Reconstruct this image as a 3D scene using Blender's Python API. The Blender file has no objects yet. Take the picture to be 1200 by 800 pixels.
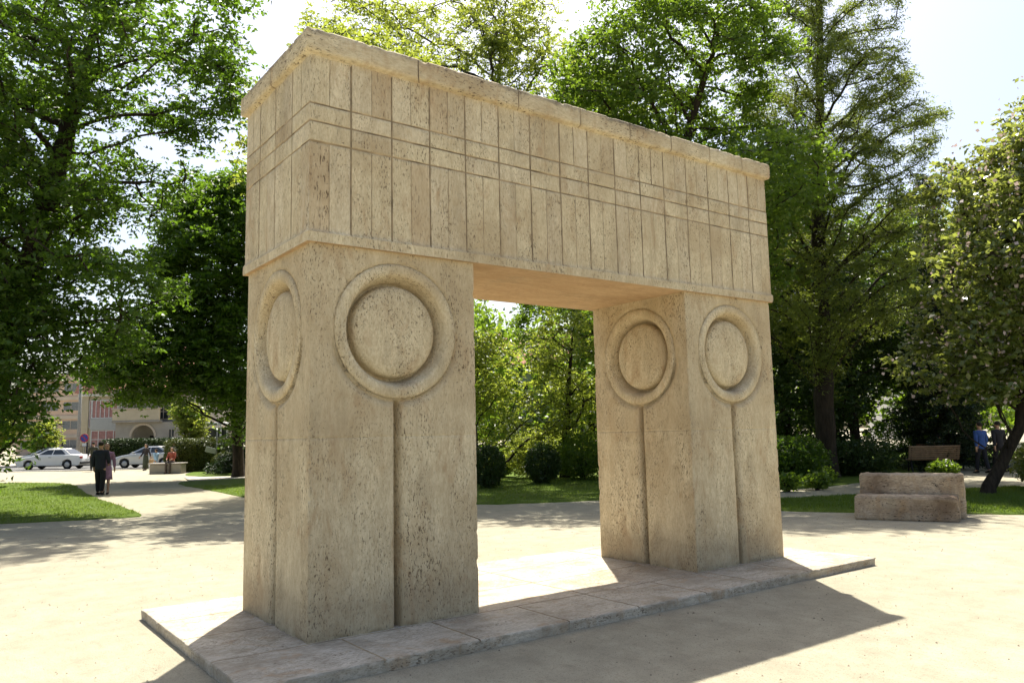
import bpy, bmesh, math, random
import numpy as np
from mathutils import Vector, Matrix

random.seed(7)
rng = np.random.default_rng(11)
sc = bpy.context.scene
COL = sc.collection
R = math.radians

# ------------------------------------------------------------------ frame of the park
CAMX, CAMY, CAMZ = -2.485, -6.182, 1.707
YAW, PITCH, ROLL = R(-36.467), R(6.721), R(-1.262)
FWD = np.array([math.sin(-YAW), math.cos(YAW)])
RGT = np.array([FWD[1], -FWD[0]])

def G(lat, d, z=0.0):
    """park coordinates (metres to the right of / along the main view axis) to world"""
    return np.array([CAMX + FWD[0]*d + RGT[0]*lat, CAMY + FWD[1]*d + RGT[1]*lat, z])

PARKROT = math.atan2(RGT[1], RGT[0])       # world angle of the park's 'right' axis

# ------------------------------------------------------------------ object helpers
def tag(o, label=None, cat=None, group=None, kind=None):
    if label: o['label'] = label
    if cat: o['category'] = cat
    if group: o['group'] = group
    if kind: o['kind'] = kind
    return o

def link(o, parent=None):
    COL.objects.link(o)
    if parent is not None:
        o.parent = parent
    return o

def empty(name, loc=(0, 0, 0), rz=0.0):
    o = bpy.data.objects.new(name, None)
    o.empty_display_size = .2
    o.location = loc
    o.rotation_euler = (0, 0, rz)
    COL.objects.link(o)
    return o

def mk(name, v, f, mat, parent=None, smooth=False, loc=(0, 0, 0), rz=0.0, more=(), midx=None):
    """mesh from arrays; f may be (n,4)/(n,3) array or list of tuples"""
    me = bpy.data.meshes.new(name)
    v = np.asarray(v, dtype=np.float32).reshape(-1, 3)
    if isinstance(f, np.ndarray):
        k = f.shape[1]
        n = f.shape[0]
        me.vertices.add(len(v)); me.vertices.foreach_set('co', v.ravel())
        me.loops.add(n*k); me.loops.foreach_set('vertex_index', f.astype(np.int32).ravel())
        me.polygons.add(n)
        me.polygons.foreach_set('loop_start', np.arange(0, n*k, k, dtype=np.int32))
        me.update(calc_edges=True)
    else:
        me.from_pydata([tuple(map(float, p)) for p in v], [], [tuple(q) for q in f])
        me.update()
    if smooth:
        me.polygons.foreach_set('use_smooth', np.ones(len(me.polygons), dtype=bool))
    if mat: me.materials.append(mat)
    for m_ in more: me.materials.append(m_)
    if midx is not None: me.polygons.foreach_set('material_index', np.asarray(midx, dtype=np.int32))
    o = bpy.data.objects.new(name, me)
    o.location = loc
    o.rotation_euler = (0, 0, rz)
    return link(o, parent)

class MB:
    """collects simple shapes into one mesh"""
    def __init__(s): s.v = []; s.f = []
    def add(s, v, f):
        b = len(s.v)
        s.v += [tuple(p) for p in v]; s.f += [tuple(i+b for i in q) for q in f]
        return s
    def box(s, x0, x1, y0, y1, z0, z1, c=0.0):
        if c <= 0:
            v = [(x0,y0,z0),(x1,y0,z0),(x1,y1,z0),(x0,y1,z0),(x0,y0,z1),(x1,y0,z1),(x1,y1,z1),(x0,y1,z1)]
            f = [(0,3,2,1),(4,5,6,7),(0,1,5,4),(1,2,6,5),(2,3,7,6),(3,0,4,7)]
            return s.add(v, f)
        bm = bmesh.new()
        bmesh.ops.create_cube(bm, size=1)
        for q in bm.verts:
            q.co = Vector((x0+(q.co.x+.5)*(x1-x0), y0+(q.co.y+.5)*(y1-y0), z0+(q.co.z+.5)*(z1-z0)))
        bmesh.ops.bevel(bm, geom=list(bm.edges), offset=c, segments=1, affect='EDGES')
        bm.verts.ensure_lookup_table(); bm.verts.index_update()
        s.add([q.co[:] for q in bm.verts], [[q.index for q in fc.verts] for fc in bm.faces]); bm.free()
        return s
    def tube(s, pts, rad, n=8, cap=True):
        pts = [Vector(p) for p in pts]
        rads = rad if isinstance(rad, (list, tuple)) else [rad]*len(pts)
        rings = []
        for i, p in enumerate(pts):
            d = (pts[min(i+1, len(pts)-1)]-pts[max(i-1, 0)]).normalized()
            a = d.cross(Vector((0, 0, 1)) if abs(d.z) < .95 else Vector((1, 0, 0))).normalized(); b = d.cross(a)
            rings.append([p+(a*math.cos(2*math.pi*k/n)+b*math.sin(2*math.pi*k/n))*rads[i] for k in range(n)])
        v = [q for r_ in rings for q in r_]
        f = [(i*n+k, i*n+(k+1) % n, (i+1)*n+(k+1) % n, (i+1)*n+k) for i in range(len(pts)-1) for k in range(n)]
        if cap: f += [tuple(range(n))[::-1], tuple((len(pts)-1)*n+k for k in range(n))]
        return s.add(v, f)
    def lathe(s, prof, n=48, M=None):
        """prof: (radius, height) list round local z; M places it"""
        v = []; f = []
        m = len(prof)
        for k in range(n):
            c, q = math.cos(2*math.pi*k/n), math.sin(2*math.pi*k/n)
            v += [Vector((r*c, r*q, h)) for r, h in prof]
        for k in range(n):
            for i in range(m-1):
                a, b = k*m+i, ((k+1) % n)*m+i
                f.append((a, b, b+1, a+1))
        if M is not None: v = [M @ p for p in v]
        return s.add(v, f)
    def prism(s, poly, y0, y1, M=None):
        """poly in (x,z) extruded along y"""
        n = len(poly)
        v = [Vector((x, y0, z)) for x, z in poly]+[Vector((x, y1, z)) for x, z in poly]
        f = [tuple(range(n)), tuple(range(2*n-1, n-1, -1))]+[(k, k+n, (k+1) % n+n, (k+1) % n) for k in range(n)]
        if M is not None: v = [M @ p for p in v]
        return s.add(v, f)
    def build(s, name, mat, parent=None, smooth=False, loc=(0, 0, 0), rz=0.0):
        return mk(name, s.v, s.f, mat, parent, smooth, loc, rz)

# ------------------------------------------------------------------ materials
def newmat(name):
    m = bpy.data.materials.new(name); m.use_nodes = True
    nt = m.node_tree; nt.nodes.clear()
    out = nt.nodes.new('ShaderNodeOutputMaterial')
    return m, nt, out

def N(nt, typ, ins=None, **props):
    n = nt.nodes.new(typ)
    for k, v in props.items(): setattr(n, k, v)
    for k, v in (ins or {}).items():
        if isinstance(v, bpy.types.NodeSocket): nt.links.new(v, n.inputs[k])
        else: n.inputs[k].default_value = v
    return n

def ramp(nt, fac, stops):
    n = nt.nodes.new('ShaderNodeValToRGB')
    nt.links.new(fac, n.inputs[0])
    e = n.color_ramp.elements
    while len(e) > 1: e.remove(e[-1])
    e[0].position = stops[0][0]
    c = stops[0][1]; e[0].color = (c, c, c, 1) if isinstance(c, (int, float)) else (*c, 1)
    for p, c in stops[1:]:
        q = e.new(p); q.color = (c, c, c, 1) if isinstance(c, (int, float)) else (*c, 1)
    return n.outputs[0]

def mixc(nt, fac, a, b, mode='MIX'):
    n = nt.nodes.new('ShaderNodeMix'); n.data_type = 'RGBA'; n.blend_type = mode
    for i, v in ((0, fac), (6, a), (7, b)):
        if isinstance(v, bpy.types.NodeSocket): nt.links.new(v, n.inputs[i])
        elif i == 0: n.inputs[0].default_value = v
        else: n.inputs[i].default_value = (*v, 1)
    return n.outputs[2]

def coords(nt, scale=(1, 1, 1), kind='Object'):
    tc = nt.nodes.new('ShaderNodeTexCoord')
    mp = N(nt, 'ShaderNodeMapping', {'Vector': tc.outputs[kind], 'Scale': scale})
    return mp.outputs[0]

def noise(nt, vec, scale, detail=4, rough=.55, dist=0.0):
    return N(nt, 'ShaderNodeTexNoise', {'Vector': vec, 'Scale': scale, 'Detail': detail, 'Roughness': rough, 'Distortion': dist}).outputs[0]

def plain(name, col, rough=.6, metal=0.0, var=.18, scale=6.0, bump=0.0, spec=.4, coat=0.0):
    m, nt, out = newmat(name)
    v = coords(nt)
    nz = noise(nt, v, scale, 5)
    lo = tuple(c*(1-var) for c in col); hi = tuple(min(1, c*(1+var)) for c in col)
    c = ramp(nt, nz, [(.3, lo), (.7, hi)])
    b = N(nt, 'ShaderNodeBsdfPrincipled', {'Base Color': c, 'Roughness': rough, 'Metallic': metal, 'Specular IOR Level': spec, 'Coat Weight': coat})
    if bump:
        bp = N(nt, 'ShaderNodeBump', {'Height': noise(nt, v, scale*6, 4), 'Strength': bump, 'Distance': .02})
        nt.links.new(bp.outputs[0], b.inputs['Normal'])
    nt.links.new(b.outputs[0], out.inputs[0])
    return m

def travertine(name, stretch, base=(.67, .58, .39), dark=(.42, .315, .18), pit=(.10, .065, .035), pits=.85, streak=.5, patina=.0, foot=0.0, coarse=1.0, top=0.0):
    """bedded limestone: soft bands, clouds of stain, fine grain and many little pores drawn out along the bedding"""
    m, nt, out = newmat(name)
    v = coords(nt)
    vs = coords(nt, stretch)
    mul = lambda a, b: N(nt, 'ShaderNodeMath', {0: a, 1: b}, operation='MULTIPLY').outputs[0]
    mx_ = lambda a, b: N(nt, 'ShaderNodeMath', {0: a, 1: b}, operation='MAXIMUM').outputs[0]
    big = noise(nt, v, 1.1, 6, .65)
    band = noise(nt, vs, 9, 8, .68, .5)
    fine = noise(nt, vs, 55, 6, .7)
    grain = noise(nt, v, 170, 3, .7)
    c = ramp(nt, band, [(.28, tuple(.5*a+.5*b for a, b in zip(base, dark))), (.5, base), (.72, tuple(min(1, x*1.22) for x in base))])
    c = mixc(nt, ramp(nt, big, [(.44, 0.0), (.66, streak*1.25)]), c, dark)
    c = mixc(nt, ramp(nt, fine, [(.36, .55), (.56, 0.0)]), c, dark)
    c = mixc(nt, ramp(nt, grain, [(.35, .22), (.6, 0.0)]), c, dark)
    st = noise(nt, coords(nt, (1.0, 1.0, .3)), 2.6, 7, .68)
    c = mixc(nt, ramp(nt, st, [(.54, 0.0), (.68, .40+patina)]), c, (.30, .245, .16))
    rust = noise(nt, coords(nt, (1.2, 1.2, .5)), 3.3, 6, .7, 1.0)
    c = mixc(nt, ramp(nt, rust, [(.54, 0.0), (.68, .6)]), c, (.41, .275, .15))
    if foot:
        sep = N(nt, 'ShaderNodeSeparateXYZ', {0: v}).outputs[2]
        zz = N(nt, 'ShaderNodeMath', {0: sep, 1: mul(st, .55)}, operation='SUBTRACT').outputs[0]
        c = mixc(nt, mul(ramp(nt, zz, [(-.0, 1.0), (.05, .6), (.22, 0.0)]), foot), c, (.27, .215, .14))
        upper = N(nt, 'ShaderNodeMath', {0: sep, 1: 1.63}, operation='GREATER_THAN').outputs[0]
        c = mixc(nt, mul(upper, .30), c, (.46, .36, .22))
    if top:
        sep2 = N(nt, 'ShaderNodeSeparateXYZ', {0: v}).outputs[2]
        lich = noise(nt, coords(nt, (1, 1, 3.0)), 3.4, 8, .75)
        zz2 = N(nt, 'ShaderNodeMath', {0: sep2, 1: mul(lich, .22)}, operation='ADD').outputs[0]
        up_ = N(nt, 'ShaderNodeMapRange', {0: zz2, 1: 5.16, 2: 5.23, 3: 0.0, 4: 1.0}).outputs[0]
        c = mixc(nt, mul(mul(up_, ramp(nt, noise(nt, v, 1.4, 4, .6), [(.44, .15), (.58, 1.0)])), top), c, (.10, .08, .06))
    # pores: coarse ones gather in drifts, fine ones lie everywhere
    clus = noise(nt, vs, 3.4, 5, .65)
    p1 = mul(ramp(nt, noise(nt, vs, 105*coarse, 2, .55), [(.60, 0.0), (.65, 1.0)]), ramp(nt, clus, [(.40, .15), (.60, 1.0)]))
    p2 = mul(ramp(nt, noise(nt, vs, 48*coarse, 3, .6), [(.64, 0.0), (.67, 1.0)]), ramp(nt, clus, [(.46, 0.0), (.58, 1.0)]))
    p3 = mul(ramp(nt, noise(nt, v, 26*coarse, 3, .6), [(.69, 0.0), (.71, 1.0)]), ramp(nt, big, [(.44, 0.0), (.6, 1.0)]))
    holes = mx_(mx_(p1, p2), p3)
    c = mixc(nt, mul(holes, pits), c, pit)
    b = N(nt, 'ShaderNodeBsdfPrincipled', {'Base Color': c, 'Roughness': .85, 'Specular IOR Level': .2})
    h = N(nt, 'ShaderNodeMath', {0: mul(fine, .5), 1: mul(grain, .3)}, operation='ADD').outputs[0]
    h = N(nt, 'ShaderNodeMath', {0: h, 1: holes}, operation='SUBTRACT').outputs[0]
    bp = N(nt, 'ShaderNodeBump', {'Height': h, 'Strength': .7, 'Distance': .01})
    nt.links.new(bp.outputs[0], b.inputs['Normal'])
    nt.links.new(b.outputs[0], out.inputs[0])
    return m

def leafmat(name, c1, c2, trans, tmix=.45, rough=.45, spec=.4):
    m, nt, out = newmat(name)
    g = N(nt, 'ShaderNodeNewGeometry')
    rnd = g.outputs['Random Per Island']
    col = ramp(nt, rnd, [(0, c1), (.6, tuple((a+b)/2 for a, b in zip(c1, c2))), (1, c2)])
    tc = mixc(nt, rnd, trans, tuple(x*.6 for x in trans))
    d = N(nt, 'ShaderNodeBsdfPrincipled', {'Base Color': col, 'Roughness': rough, 'Specular IOR Level': spec})
    t = N(nt, 'ShaderNodeBsdfTranslucent', {'Color': tc})
    mx = N(nt, 'ShaderNodeMixShader', {0: tmix, 1: d.outputs[0], 2: t.outputs[0]})
    nt.links.new(mx.outputs[0], out.inputs[0])
    return m

def barkmat(name, c1, c2):
    m, nt, out = newmat(name)
    v = coords(nt, (1, 1, .22))
    n1 = noise(nt, v, 14, 6, .65)
    n2 = noise(nt, coords(nt), 1.6, 3)
    c = mixc(nt, n2, ramp(nt, n1, [(.35, c1), (.65, c2)]), c1)
    b = N(nt, 'ShaderNodeBsdfPrincipled', {'Base Color': c, 'Roughness': .9, 'Specular IOR Level': .15})
    bp = N(nt, 'ShaderNodeBump', {'Height': n1, 'Strength': .8, 'Distance': .03})
    nt.links.new(bp.outputs[0], b.inputs['Normal'])
    nt.links.new(b.outputs[0], out.inputs[0])
    return m

M = {}
M['trav_v'] = travertine('travertine_upright', (1, 1, .30))
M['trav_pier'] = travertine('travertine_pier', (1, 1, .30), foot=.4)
M['trav_warm'] = travertine('travertine_warm_panel', (1, 1, .25), base=(.63, .545, .38), streak=.6)
M['trav_brown'] = travertine('travertine_brown_panel', (1, 1, .2), base=(.58, .475, .31), dark=(.40, .29, .165), streak=.75)
M['trav_pale'] = travertine('travertine_pale_panel', (1, 1, .35), base=(.70, .61, .425), pits=.7, streak=.35)
M['trav_h'] = travertine('travertine_bedded', (.30, .30, 1.0), streak=.55, top=.85)
M['trav_soffit_bounce'] = travertine('travertine_soffit_warm_bounce', (.2, 1.0, 1.0), base=(.54, .39, .235), dark=(.41, .26, .135), pits=.3, streak=.4)  # warm bounce light from below is put into this more orange base
M['trav_round'] = travertine('travertine_disc', (1, 1, .4), pits=.8, streak=.45)
M['joint'] = plain('joint_dirt', (.31, .24, .15), .95, var=.55, scale=5)
M['trav_floor'] = travertine('travertine_paving', (.35, 1, 1), base=(.60, .54, .43), dark=(.29, .235, .165), pits=.7, streak=.6, patina=.2)
M['trav_bench'] = travertine('travertine_rough', (.4, .4, 1.0), base=(.54, .44, .31), dark=(.18, .125, .08), pit=(.045, .03, .018), pits=.95, streak=.75, coarse=.42, patina=.1)
M['leaf_dark'] = leafmat('leaf_dark_green', (.040, .078, .012), (.085, .14, .020), (.20, .36, .02), .45)
M['leaf_mid'] = leafmat('leaf_mid_green', (.055, .100, .016), (.115, .175, .028), (.30, .46, .03), .48)
M['leaf_light'] = leafmat('leaf_light_green', (.085, .125, .028), (.17, .20, .045), (.46, .54, .06), .55)
M['leaf_olive'] = leafmat('leaf_olive_green', (.075, .105, .022), (.14, .17, .033), (.32, .40, .045), .45)
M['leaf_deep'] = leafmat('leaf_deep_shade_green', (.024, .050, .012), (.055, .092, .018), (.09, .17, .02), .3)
M['leaf_gloss'] = leafmat('leaf_glossy_green', (.075, .11, .026), (.15, .18, .05), (.44, .50, .08), .48, .28, .8)
M['leaf_hedge'] = leafmat('leaf_yellow_hedge', (.055, .080, .012), (.12, .14, .02), (.14, .17, .02), .14)
M['leaf_hedge_dark'] = leafmat('leaf_dark_hedge', (.03, .058, .012), (.06, .095, .02), (.06, .10, .02), .12)
M['blossom'] = leafmat('blossom_petals', (.55, .44, .41), (.70, .57, .52), (.6, .45, .42), .35)
M['needle'] = leafmat('needle_dark', (.018, .036, .014), (.038, .062, .022), (.04, .08, .02), .2)
M['grass'] = leafmat('grass_blades', (.065, .115, .012), (.125, .185, .025), (.26, .38, .03), .42)
M['bark'] = barkmat('bark_dark', (.022, .017, .012), (.075, .058, .042))
M['twigs'] = plain('twig_mass', (.020, .026, .010), .95, var=.6, scale=14, bump=.8, spec=.05)
M['bark_grey'] = barkmat('bark_grey', (.045, .038, .03), (.13, .11, .09))

def ground_mat():
    m, nt, out = newmat('packed_sand')
    v = coords(nt)
    a = noise(nt, v, .35, 5, .6); b_ = noise(nt, v, 3.0, 5, .6); c_ = noise(nt, v, 90, 3, .6)
    d_ = noise(nt, v, 260, 2, .5)
    col = ramp(nt, a, [(.3, (.33, .30, .218)), (.7, (.40, .366, .27))])
    col = mixc(nt, ramp(nt, b_, [(.38, 0.0), (.70, .75)]), col, (.27, .245, .18))
    e_ = noise(nt, coords(nt, (1, .35, 1)), 14, 6, .7)
    col = mixc(nt, ramp(nt, e_, [(.52, 0.0), (.70, .5)]), col, (.24, .215, .155))
    col = mixc(nt, ramp(nt, c_, [(.56, 0.0), (.66, .75)]), col, (.17, .145, .10))
    col = mixc(nt, ramp(nt, d_, [(.66, 0.0), (.74, .5)]), col, (.55, .49, .37))
    b = N(nt, 'ShaderNodeBsdfPrincipled', {'Base Color': col, 'Roughness': .95, 'Specular IOR Level': .1})
    h = N(nt, 'ShaderNodeMath', {0: c_, 1: b_}, operation='ADD').outputs[0]
    bp = N(nt, 'ShaderNodeBump', {'Height': h, 'Strength': .6, 'Distance': .015})
    nt.links.new(bp.outputs[0], b.inputs['Normal'])
    nt.links.new(b.outputs[0], out.inputs[0])
    return m
M['ground'] = ground_mat()

def lawn_mat():
    m, nt, out = newmat('lawn_turf')
    v = coords(nt)
    a = noise(nt, v, .5, 4); b_ = noise(nt, v, 40, 5, .7)
    col = ramp(nt, b_, [(.3, (.055, .092, .012)), (.7, (.14, .205, .028))])
    col = mixc(nt, ramp(nt, a, [(.45, 0.0), (.75, .35)]), col, (.14, .16, .045))
    wn = noise(nt, v, 1.3, 6, .7)
    col = mixc(nt, ramp(nt, wn, [(.58, 0.0), (.72, .7)]), col, (.16, .13, .075))
    b = N(nt, 'ShaderNodeBsdfPrincipled', {'Base Color': col, 'Roughness': .9, 'Specular IOR Level': .1})
    bp = N(nt, 'ShaderNodeBump', {'Height': b_, 'Strength': .9, 'Distance': .05})
    nt.links.new(bp.outputs[0], b.inputs['Normal'])
    nt.links.new(b.outputs[0], out.inputs[0])
    return m
M['lawn'] = lawn_mat()
M['asphalt'] = plain('asphalt', (.10, .098, .092), .9, var=.2, scale=20, bump=.2)
M['paving'] = plain('pale_paving', (.40, .36, .29), .9, var=.12, scale=4, bump=.1)
M['kerb'] = plain('kerb_stone', (.36, .34, .30), .9)
M['white_paint'] = plain('road_paint', (.7, .7, .68), .7, var=.1)

# ------------------------------------------------------------------ world, sun, camera
SUN_EL = R(60.9)
SUN_AZ = math.atan2(.6, .8)           # clockwise from +Y
w = bpy.data.worlds.new('World'); sc.world = w; w.use_nodes = True
nt = w.node_tree
bg = nt.nodes['Background']
sky = nt.nodes.new('ShaderNodeTexSky')
sky.sky_type = 'NISHITA'; sky.sun_disc = False
sky.sun_elevation = SUN_EL; sky.sun_rotation = SUN_AZ
sky.dust_density = 3.5; sky.air_density = 1.0; sky.ozone_density = .3
nt.links.new(sky.outputs[0], bg.inputs[0])
bg.inputs[1].default_value = .095

sd = bpy.data.lights.new('sun', 'SUN'); sd.energy = 4.8; sd.angle = R(.53); sd.color = (1.0, .95, .85)
so = bpy.data.objects.new('sun', sd); COL.objects.link(so)
to_sun = Vector((.6*math.cos(SUN_EL), .8*math.cos(SUN_EL), math.sin(SUN_EL)))
so.rotation_euler = to_sun.to_track_quat('Z', 'Y').to_euler()
so.location = (20, 27, 60)

cd = bpy.data.cameras.new('camera'); cam = bpy.data.objects.new('camera', cd); COL.objects.link(cam)
cd.sensor_width = 36; cd.sensor_fit = 'HORIZONTAL'; cd.lens = 918.843/1200*36
cd.clip_end = 3000; cd.clip_start = .05
f3 = Vector((FWD[0]*math.cos(PITCH), FWD[1]*math.cos(PITCH), math.sin(PITCH)))
r3 = f3.cross(Vector((0, 0, 1))).normalized(); u3 = r3.cross(f3)
r4 = r3*math.cos(ROLL)+u3*math.sin(ROLL); u4 = -r3*math.sin(ROLL)+u3*math.cos(ROLL)
m3 = Matrix((r4, u4, -f3)).transposed()
cam.matrix_world = Matrix.Translation((CAMX, CAMY, CAMZ)) @ m3.to_4x4()
sc.camera = cam

sc.view_settings.view_transform = 'Standard'
sc.view_settings.look = 'None'
sc.view_settings.gamma = 1.0
sc.view_settings.use_curve_mapping = False
sc.view_settings.exposure = 1.17
sc.render.engine = 'CYCLES'
sc.cycles.use_denoising = True
sc.cycles.max_bounces = 8
sc.cycles.diffuse_bounces = 5
sc.cycles.transmission_bounces = 5
sc.cycles.caustics_reflective = False
sc.cycles.caustics_refractive = False

# ------------------------------------------------------------------ noise on the numpy side
class SN:
    """cheap smooth 3-d noise: sums of sines with random directions"""
    def __init__(s, freq, seed, octaves=3):
        r = np.random.default_rng(seed)
        s.k = []; a = 1.0
        for o in range(octaves):
            for _ in range(6):
                d = r.normal(size=3); d /= np.linalg.norm(d)
                s.k.append((d*freq*(2**o)*r.uniform(.7, 1.3)*2*math.pi, r.uniform(0, 6.28), a/6))
            a *= .55
    def __call__(s, P):
        t = 0
        for k, ph, a in s.k: t = t+a*np.sin(P@k+ph)
        return t*1.6

# ------------------------------------------------------------------ ground
def poly_sheet(name, pts, z, mat, kind='structure', edge=.0, depth=0.0):
    """flat polygon at height z with a sloping rim down to z-depth"""
    P = [Vector((*G(a, b)[:2], z)) for a, b in pts]
    bm = bmesh.new()
    vs = [bm.verts.new(p) for p in P]
    fc = bm.faces.new(vs); fc.normal_update()
    if fc.normal.z < 0: fc.normal_flip()
    bmesh.ops.triangulate(bm, faces=[fc])
    if depth:
        n = len(P); c = sum(P, Vector())/n
        lo = []
        for i, p in enumerate(P):
            t = (P[(i+1) % n]-P[i-1]).normalized(); nn = Vector((t.y, -t.x, 0))
            if nn.dot(p-c) < 0: nn = -nn
            lo.append(bm.verts.new(p+nn*edge-Vector((0, 0, depth))))
        for i in range(n): 
            try: bm.faces.new((vs[i], lo[i], lo[(i+1) % n], vs[(i+1) % n]))
            except ValueError: pass
        bmesh.ops.recalc_face_normals(bm, faces=list(bm.faces))
    me = bpy.data.meshes.new(name); bm.to_mesh(me); bm.free()
    me.materials.append(mat)
    o = bpy.data.objects.new(name, me); COL.objects.link(o)
    tag(o, kind=kind)
    return o

# one big sheet; finer near the gate with very slight unevenness
def ground_sheet():
    xs = np.concatenate([np.linspace(-700, -40, 12), np.linspace(-36, 40, 96), np.linspace(48, 700, 12)])
    ys = np.concatenate([np.linspace(-300, -20, 8), np.linspace(-16, 60, 96), np.linspace(70, 800, 12)])
    X, Y = np.meshgrid(xs, ys)
    P = np.stack([X.ravel(), Y.ravel(), np.zeros(X.size)], 1)
    nz = SN(.12, 3)(P)*.02
    near = np.exp(-((P[:, 0]-3)**2+(P[:, 1]-.8)**2)/60)
    P[:, 2] = np.minimum(nz*(1-near), .012)-.004
    a = np.arange(len(xs)*len(ys)).reshape(len(ys), len(xs))
    f = np.stack([a[:-1, :-1], a[:-1, 1:], a[1:, 1:], a[1:, :-1]], -1).reshape(-1, 4)
    tag(mk('ground', P, f, M['ground'], smooth=True), kind='structure')
ground_sheet()

def smooth_poly(pts, it=2):
    for _ in range(it):
        q = []
        for i in range(len(pts)):
            a, b = np.array(pts[i]), np.array(pts[(i+1) % len(pts)])
            q += [tuple(a*.8+b*.2), tuple(a*.2+b*.8)]
        pts = q
    # resample and fray the edge a little
    out = []; r_ = np.random.default_rng(len(pts))
    for i in range(len(pts)):
        a, b = np.array(pts[i]), np.array(pts[(i+1) % len(pts)])
        k = max(1, int(np.linalg.norm(b-a)/.3))
        for j in range(k): out.append(tuple(a+(b-a)*j/k+r_.normal(0, .03, 2)))
    return out

LAWN_L = smooth_poly([(-8.5, 18.5), (-9.0, 18.2), (-11.3, 17.5), (-16, 15.6), (-30, 11), (-44, 18), (-44, 38), (-24, 36.0), (-19.3, 34.6), (-14.2, 26.3)])
LAWN_M = smooth_poly([(-14.3, 33.1), (-11, 28.2), (-8.1, 23.8), (-4.5, 21), (-.8, 19.6), (2.1, 20.3), (5.2, 21.3), (9.8, 23.6), (13.5, 27.5), (19, 35),
          (30, 44), (30, 50), (-17.5, 50), (-17.8, 44), (-16.6, 39.5), (-13, 36.5), (-12.8, 34.6)])
LAWN_R = smooth_poly([(4.6, 17.6), (5.5, 16.5), (9.3, 15.0), (14, 13.4), (22, 11), (30, 13), (26, 21.5), (17, 21.6), (11.5, 21), (8.5, 19.9), (5.5, 19.0)])
LAWN_F = smooth_poly([(20, 26), (32, 25), (44, 34), (40, 44), (30, 38)])
for pts in (LAWN_L, LAWN_M, LAWN_R, LAWN_F):
    poly_sheet('lawn', pts, .03, M['lawn'], edge=.07, depth=.05)
poly_sheet('path', [(-13.9, 33.9), (-11.6, 35.2), (-8, 36.6), (-3, 38), (4, 40), (4, 41.6), (-3, 39.8), (-9, 38.4), (-13, 37.2), (-15.5, 37.2)], .036, M['paving'])

def in_poly(px, py, poly):
    ins = np.zeros(len(px), bool); n = len(poly); j = n-1
    for i in range(n):
        xi, yi = poly[i]; xj, yj = poly[j]
        c = ((yi > py) != (yj > py)) & (px < (xj-xi)*(py-yi)/(yj-yi+1e-12)+xi)
        ins ^= c; j = i
    return ins

def grass():
    V = []; 
    for poly, n, lo, hi in ((LAWN_L, 60000, (-24, 14), (-9, 36)), (LAWN_M, 45000, (-13, 19.4), (7, 30)), (LAWN_R, 60000, (4.5, 13), (15, 21.6))):
        la = rng.uniform(lo[0], hi[0], n); d = rng.uniform(lo[1], hi[1], n)
        k = in_poly(la, d, poly); la, d = la[k], d[k]
        b = CAMX+FWD[0]*d+RGT[0]*la, CAMY+FWD[1]*d+RGT[1]*la
        V.append(np.stack([b[0], b[1], np.full(len(la), .028)], 1))
    B = np.concatenate(V); n = len(B)
    B[:, :2] += rng.normal(0, .015, (n, 2))
    clump = np.clip(SN(.8, 5)(B)*.5+.75, .35, 1.4)
    h = rng.uniform(.03, .075, n)*clump
    a = rng.uniform(0, 6.28, n); wd = rng.uniform(.006, .012, n)
    t = np.stack([np.cos(a)*wd, np.sin(a)*wd, np.zeros(n)], 1)
    lean = np.stack([rng.normal(0, .4, n)*h, rng.normal(0, .4, n)*h, h], 1)
    v = np.stack([B-t, B+t, B+lean], 1).reshape(-1, 3)
    f = np.arange(n*3).reshape(-1, 3)
    tag(mk('grass', v, f, M['grass']), 'short green grass blades growing on the park lawns', 'grass', kind='stuff')
grass()

# fallen bits, little stones on the sand
def grit():
    n = 6500
    la = rng.uniform(-9, 12, n); d = rng.uniform(4.0, 17, n)
    P = np.stack([CAMX+FWD[0]*d+RGT[0]*la, CAMY+FWD[1]*d+RGT[1]*la, np.full(n, .011)], 1)
    k = ~((P[:, 0] > -.85) & (P[:, 0] < 7.15) & (P[:, 1] > -.9) & (P[:, 1] < 2.5)); P = P[k]; n = len(P)
    s = (.003+.011*rng.uniform(0, 1, n)**2.5)[:, None]
    off = np.array([[1, 0, 0], [0, 1, 0], [-1, 0, 0], [0, -1, 0], [0, 0, .9]])
    a = rng.uniform(0, 6.28, n); ca, sa = np.cos(a), np.sin(a)
    v = []
    for o in off:
        sx = rng.uniform(.6, 1.3, n)
        v.append(P+s*np.stack([(ca*o[0]-sa*o[1]*.6)*sx, (sa*o[0]+ca*o[1]*.6)*sx, np.full(n, o[2])], 1))
    v = np.stack(v, 1).reshape(-1, 3)
    b = np.arange(n)[:, None]*5
    f = np.concatenate([b+np.array(q) for q in ((0, 1, 4), (1, 2, 4), (2, 3, 4), (3, 0, 4))])
    tag(mk('loose_grit', v, f, plain('grit_dark', (.16, .13, .09), .9, var=.5, scale=3)), 'small dark stones and litter scattered on the pale sand', 'grit', kind='stuff')
grit()

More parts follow.
